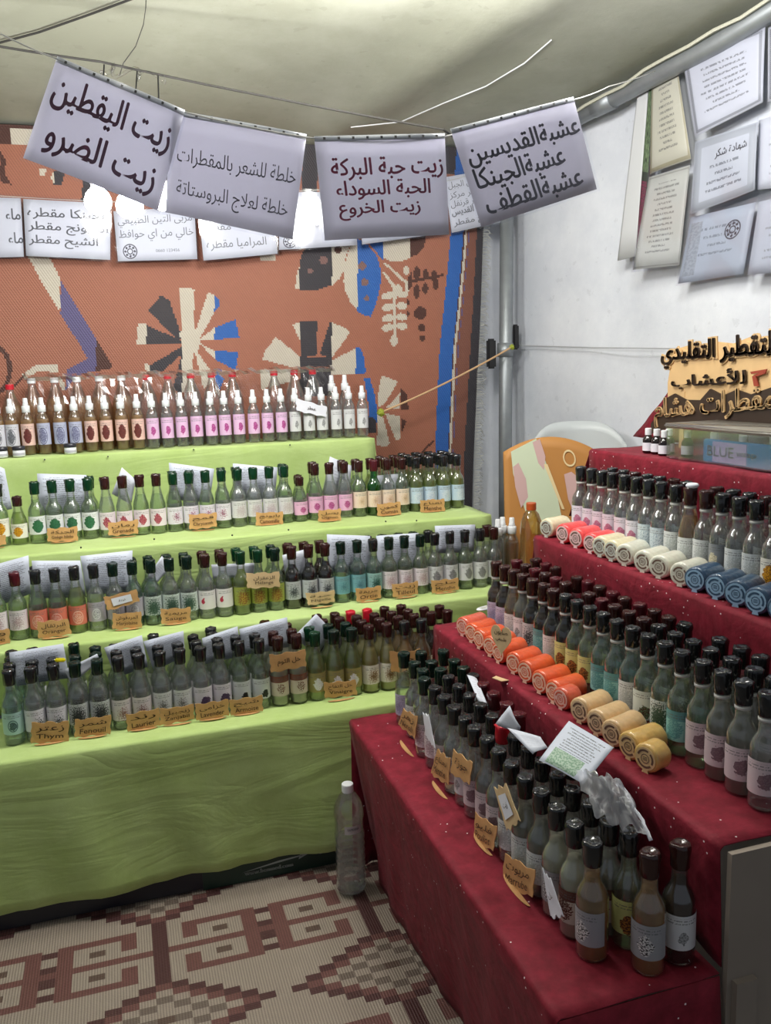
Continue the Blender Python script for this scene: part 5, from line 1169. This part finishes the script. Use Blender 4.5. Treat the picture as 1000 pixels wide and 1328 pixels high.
# crumpled plastic bag on the lowest red step
BAG = clear('milky bag film', (.92, .93, .96), (.80, .82, .86), .07, .30, .34, (.90, .92, .98))
c0, c1, c2_, c3_ = at(748, 1010, 2, .73), at(800, 1018, 2, .735), at(842, 1092, 2, .700), at(770, 1068, 2, .705)
qb = quad(c0, c1, c2_, c3_, 0)
rb = random.Random(4)
def bagf(u, v):
    return qb(u, v)+Vector((.004*wob(u*4, v*2), .004*wob(v*5, u*3), .030*math.sin(PI*u)*math.sin(PI*v)+.009*abs(math.sin(u*6+v*4))+.008*abs(math.sin(u*13-v*7+2))+.004*wob(u*6+v*3, 1)))
bg = empty('plastic_bag', qb(.5, .5), 0, 'crumpled translucent white plastic bag among near bottles of lowest red step', 'bag')
grid_obj('film', 30, 30, lambda u, v: bagf(u, v)-bg.location, BAG, bg, True)
grid_obj('hem', 20, 3, lambda u, v: qb(1.0+.06*v, u)+Vector((.002*wob(u*6), .002, .012*math.sin(PI*u)+.004*v))-bg.location, WHITE_PAPER, bg, True, .0008, label='opaque white folded edge')

# film over the large bottles on the highest step
fp = empty('cling_film', (.15, 3.41, ZD+.25), 0, 'wrinkled clear cling film draped over the large bottles behind the sprays', 'film')
def film(u, v):
    x0, x1 = at(30, 490, 1, 3.41).x, at(435, 490, 1, 3.41).x; x = x0+(x1-x0)*u
    y = float(np.interp(v, [0, .35, .6, 1], [3.475, 3.44, 3.408, 3.390])); z = float(np.interp(v, [0, .35, .6, 1], [.268, .288, .268, .175]))
    return Vector((x, y-.002*abs(wob(x*30, v*4)), ZD+z+.004*abs(wob(x*24+v*9, 2))))-fp.location
grid_obj('film', 70, 8, film, FILM, fp, False)

# ------------------------------------------------------------------ lamps
bulbm, nt, b, out = nodes('lit bulb'); b.inputs['Emission Color'].default_value = (1, .985, .95, 1); b.inputs['Emission Strength'].default_value = BULB_POWER*7
for i, (px, py, Y) in enumerate([(127, 260, 2.42), (168, 266, 2.36), (211, 256, 2.44)]):
    p = at(px, py, 1, Y); lp = empty('hanging_lamp', p, 0, 'glowing white bulb behind first hanging sign, %s of three' % ('left', 'middle', 'right')[i], 'lamp', 'lamps behind the hanging signs')
    v, f = lathe([(.012, .040), (.016, .030), (.028, .018), (.034, .0), (.032, -.016), (.022, -.028), (.008, -.033)], 16)
    part('bulb', (v, f), bulbm, lp, True)
    part('socket', lathe([(.014, .038), (.018, .042), (.018, .075), (.008, .085)], 14), BLACKTAPE, lp, True)
    t_ = at((135, 178, 205)[i], (84, 92, 97)[i], 1, 2.6)-p; part('wire', tube([(0, 0, .08), t_*.5+Vector((0, .02, .02)), t_], .0022, 6), BLACKTAPE, lp, True)

# ------------------------------------------------------------------ water bottle on the floor
wb = empty('water_bottle', (.530, 2.140, .013), 0, 'half full clear water bottle with white cap on the mat between the stalls', 'bottle')
HB = .32
pr = [(.028, 0), (.038, .003), (.0425, .012)]
for k in range(7): z = .022+.020*k; pr += [(.0425, z), (.0405, z+.007), (.0405, z+.011), (.0425, z+.018)]
pr += [(.0425, .175), (.040, .182), (.040, .215), (.0425, .225), (.0420, .245), (.036, .268), (.024, .288), (.0145, .298), (.0135, .304)]
part('body', lathe(pr, 28, True, False), GLASSM['pet'], wb, True)
part('water', lathe([(max(.001, a-.0015), max(.002, z)) for a, z in pr if z <= .168], 28), LIQ['water'], wb, True)
part('screw_cap', lathe([(.0155, .296), (.0165, .298), (.0165, .318), (.0155, HB)], 24), WHITE_PL, wb)
part('label', label_vf(.0408, .188, .212, .62), plain('worn label', (.55, .52, .52), .5), wb, True)
wl_ = lambda u, v: Vector((.0413*math.sin(-.5+1.0*u), -.0413*math.cos(-.5+1.0*u), .190+.020*v))
part('label_lettering', letters([('RAMDANA', .1, .9, .45, .8, .02)], wl_), plain('grey print', srgb(84, 82, 92), .6), wb)
for o_ in list(wb.children): o_.rotation_euler = (0, 0, .15)
wb.rotation_euler = (0, 0, -.1)

# ------------------------------------------------------------------ plastic box, small bottles, packet, wooden sign, red throw
X4 = 1.455
y0b, y1b = 2.03, 1.44
bx = empty('plastic_box', (X4+.09, (y0b+y1b)/2, Z4+.001), 0, 'clear plastic storage box with lid holding small bottles on highest red step', 'box')
PBOX = clear('storage box plastic', (.97, .98, .99), (.90, .92, .95), .05, .10, .02, (.8, .82, .86))
hx, hy = .085, (y0b-y1b)/2
def tray(x, y, z0, z1, t):
    return join(box(-x, x, -y, y, z0, z0+t), box(-x, -x+t, -y, y, z0+t, z1), box(x-t, x, -y, y, z0+t, z1), box(-x+t, x-t, -y, -y+t, z0+t, z1), box(-x+t, x-t, y-t, y, z0+t, z1))
part('tray', tray(hx, hy, .001, .085, .002), PBOX, bx)
part('lid', bevel_box(-hx-.006, hx+.006, -hy-.006, hy+.006, .085, .098, .004), clear('storage lid plastic', (.82, .80, .74), (.6, .58, .52), .08, .15, .40, (.78, .74, .66)), bx, True)
DB = plain('dark brown bottle glass', (.012, .008, .008), .12, .7)
def vial(x, y, z, label, group):
    v_ = empty('small_dark_bottle', (x, y, z+.0005), 0, label, 'bottle', group)
    part('body', lathe([(.012, 0), (.016, .002), (.016, .040), (.013, .047), (.008, .051), (.008, .056)], 16), DB, v_, True)
    part('cap', lathe([(.0095, .054), (.0098, .055), (.0098, .072), (.009, .074)], 14), WHITE_PL, v_)
    part('label', label_vf(.0164, .008, .032, 2.4), WHITE_PAPER, v_, True)
    v_.rotation_euler = (0, 0, -1.2)
for i, (px, X) in enumerate(((841, 1.50), (852, 1.50), (862, 1.485), (868, 1.53))):
    vial(X, at(px, 560, 0, X).y, Z4+(.0), '%s small dark bottle from far end beside the plastic box' % ORD[i+1], 'small dark bottles beside the box')
for i in range(10):
    vial(X4+.045+.045*(i % 2), y0b-.04-.055*i, Z4+.004, '%s small dark bottle from far end inside the plastic box' % ORD[i+1], 'small dark bottles in the box')
pk = empty('blue_packet', (X4+.018, 1.765, Z4+.005), 0, 'blue and lilac printed packet inside the clear plastic box', 'packet')
part('carton', bevel_box(-.008, .008, -.145, .115, 0, .060, .003), plain('packet blue', srgb(20, 120, 176), .4), pk)
part('lilac_panel', box(-.0092, -.008, -.05, .075, .004, .056), plain('packet lilac', srgb(178, 160, 204), .4), pk)
part('lettering', letters([('BLUE', .05, .55, .25, .8, .03), ('soap', .6, .95, .3, .6, .01)], lambda u, v: Vector((-.0098, .105-.2*u, .006+.048*v))), WHITE_PAPER, pk)
# wooden calligraphy board
WOOD = plain('light plywood', srgb(214, 178, 128), .6, noise=.14, nscale=18); DWOOD = plain('dark stained letters', srgb(52, 38, 28), .55); RWOOD = plain('red brown paint', srgb(150, 60, 40), .6)
SX = 1.66
def sq(c, dx=0.0):
    TL, TR, BR, BL = pq(c, 0, SX)
    return lambda u, v, o=0.0: TL.lerp(TR, u).lerp(BL.lerp(BR, u), 1-v)+Vector((dx-o, 0, 0))
org = at(930, 500, 0, SX); sg = empty('wooden_sign', org, 0, 'laser cut plywood sign with dark Arabic calligraphy above the plastic box', 'sign')
def slab(vf, t, name, mat):
    V, F = vf; me = mk_mesh(name, ([Vector(v)-org for v in V], F), mat); o = link(name, me, sg)
    bm = bmesh.new(); bm.from_mesh(me); bmesh.ops.remove_doubles(bm, verts=bm.verts, dist=1e-6); bm.to_mesh(me); bm.free()
    m_ = o.modifiers.new('thickness', 'SOLIDIFY'); m_.thickness = t; m_.offset = 0; return o
q1 = sq([(858,446),(1014,424),(1014,478),(858,480)]); q2_ = sq([(872,484),(972,474),(972,504),(872,506)]); q3_ = sq([(850,514),(1016,492),(1016,552),(850,560)])
plate = sq([(866,450),(1020,438),(1020,556),(866,552)])
ol = [(.0, .02), (.0, .55), (.02, .70), (-.02, .78), (.02, .93), (.10, .97), (.2, 1.0), (.33, .95), (.45, 1.02), (.6, .98), (.75, 1.05), (.9, 1.0), (1, 1.0), (1, 0), (.8, .02), (.6, -.02), (.4, .03), (.2, -.02), (.08, .0)]
slab(([plate(u, v, -.004) for u, v in ol], [tuple(range(len(ol)))]), .008, 'backboard', WOOD)
slab(letters([('التقطير التقليدي', 0, 1, 0, 1, .10)], lambda u, v: q1(u, v, .002)), .004, 'line_outline', WOOD)
slab(letters([('التقطير التقليدي', .02, .98, .06, .94, .024)], lambda u, v: q1(u, v, .007)), .005, 'line_lettering', DWOOD)
slab(letters([('للأعشاب', .02, .98, .06, .94, .030)], lambda u, v: q2_(u, v, .007)), .005, 'line_lettering', DWOOD)
slab(([q2_(u, v, .007) for u, v in [(1.04, .72), (1.22, .78), (1.2, .60), (1.10, .50), (1.13, .1), (1.08, .1), (1.06, .52), (1.14, .66), (1.05, .62)]], [tuple(range(9))]), .004, 'red_mark', RWOOD)
ol3 = [(-.03, -.05), (-.02, .25), (.04, .45), (.12, .9), (.2, 1.0), (.3, .8), (.42, .75), (.5, 1.0), (.6, .8), (.7, .9), (.8, .75), (1, .9), (1, .0), (.8, .05), (.62, -.12), (.4, .08), (.2, .12), (.08, .04)]
slab(([q3_(u, v, .006) for u, v in ol3], [tuple(range(len(ol3)))]), .006, 'dark_band', DWOOD)
slab(letters([('مقطرات هشام', .03, .97, .12, .92, .022)], lambda u, v: q3_(u, v, .013)), .005, 'line_lettering', WOOD)
slab(join(box(SX-.002, SX+.014, at(885, 540, 0, SX).y-.01, at(885, 540, 0, SX).y+.01, Z4+.002, org.z-.02)), .001, 'foot_post', WOOD)
# red throw on a chair back behind
tp = [at(868, 480, 0, 1.73), at(815, 590, 0, 1.75)]
th = empty('red_throw', (1.76, 1.9, Z4), 0, 'glittery crimson cloth hanging over chair back behind the wooden sign', 'throw')
def thr(u, v):
    ya = tp[0].y+(tp[1].y-tp[0].y)*(v**1.1); y = ya+(1.0-ya)*u
    k = min(1, u*12); z = Z4+.004+(tp[0].z-Z4-.004)*(1-v)*(.94+.06*k)
    return Vector((1.75+.008*wob(y*9, 1)*v+.02*(1-k), y, z))-th.location
o = grid_obj('cloth', 40, 12, thr, RED, th, True, .004)
part('top_fold', join(tube([Vector((1.765, tp[0].y-.01, tp[0].z-.008))-th.location, Vector((1.765, 1.9, tp[0].z-.006))-th.location, Vector((1.765, 1.0, tp[0].z-.008))-th.location], .014, 10)), RED, th, True)
wc = at(861, 478, 0, 1.70); meta(part('white_cup', lathe([(.010, -.012), (.013, -.010), (.014, .010), (.012, .012)], 14), WHITE_PL, None, True, loc=(1.765, wc.y-.01, tp[0].z+.019)), 'small white knob sitting on the crimson throw top', 'knob')

# ------------------------------------------------------------------ corner: plastic chair with printed cushion, reed bottle
CHM = plain('grey white chair plastic', srgb(196, 202, 204), .4)
def cback(u, v):
    w_ = .20*(1-.10*v**6); x = -w_+2*w_*u; z = .70+.54*v-.09*(abs(2*u-1)**4)*v
    return Vector((x, .10*(2*u-1)**2*-1+.10+.06*v, z))
ch = empty('plastic_chair', (1.645, 2.80, 0), -.35, 'grey white plastic chair back in the corner behind both stalls', 'chair')
grid_obj('backrest', 18, 14, cback, CHM, ch, True, .012)
part('seat', bevel_box(-.17, .17, -.15, .10, .680, .70, .010), CHM, ch, True)
for sx in (-1, 1):
    for (ya, yb) in ((-.12, -.13), (.08, .12)):
        part('leg', tube([(sx*.15, ya, .682), (sx*.16, yb, .002)], .016, 10, .012), CHM, ch, True)
cu = empty('printed_cushion', (1.475, 2.72, 0), -.35, 'arched printed panel in ochre, pale green and lilac leaning on chair back', 'cushion')
Z0c = .705
def cz(u, v): return Vector((-.165+.33*u, .012*math.sin(PI*u)+.06*v, Z0c+(.495-.05*(2*u-1)**2)*v))
OC, PG, PL2 = plain('ochre print', srgb(186, 130, 66), .6), plain('pale green print', srgb(206, 218, 188), .6), plain('lilac print', srgb(206, 172, 168), .6)
grid_obj('panel', 16, 12, cz, OC, cu, True, .02)
def patch(name, pts, mat, k=0):
    V = [cz(u, .3+.7*v)+Vector((0, -.0125-.001*k, 0)) for u, v in pts]; part(name, (V, [tuple(range(len(V)))]), mat, cu)
patch('green_field', [(.08, .96), (.36, 1.0), (.46, .75), (.58, .40), (.66, .0), (.30, .0), (.20, .35), (.10, .7)], PG)
patch('pale_line', [(.44, .72), (.48, .72), (.66, .25), (.63, .25)], plain('cream print', srgb(232, 210, 160), .6), 1)
patch('lilac_blob', [(.10, .78), (.16, .80), (.24, .60), (.26, .40), (.18, .30), (.12, .55)], PL2, 1)
patch('lilac_blob', [(.66, .62), (.74, .66), (.84, .60), (.88, .40), (.84, .2), (.76, .22), (.70, .36)], PL2, 1)
patch('lilac_blob', [(.32, .97), (.40, .99), (.46, .80), (.44, .66), (.38, .74)], PL2, 1)
patch('cream_ring', [(.72+.07*math.cos(a), .80+.09*math.sin(a)) for a in [k*PI/8 for k in range(17)]]+[(.72+.055*math.cos(a), .80+.07*math.sin(a)) for a in [k*PI/8 for k in range(16, -1, -1)]], plain('cream print', srgb(232, 210, 160), .6), 1)
amb = clear('amber glass', (.86, .64, .30), (.55, .34, .10), .2, .05, .2, (.7, .45, .15))
t_ = at(689, 652, 1, 2.63); hb = t_.z-ZB
rbm = empty('amber_bottle', (t_.x, 2.63, ZB+.0005), 0, 'round amber bottle with orange cap behind the far end of third red step', 'bottle')
part('body', lathe([(.026, 0), (.037, .003), (.039, .02), (.039, hb*.68), (.036, hb*.78), (.026, hb*.87), (.016, hb*.91), (.015, hb*.93)], 20), amb, rbm, True)
part('cap', lathe([(.0165, hb*.915), (.0175, hb*.92), (.0175, hb*.99), (.016, hb)], 18), plain('orange cap', srgb(190, 84, 34), .4), rbm)
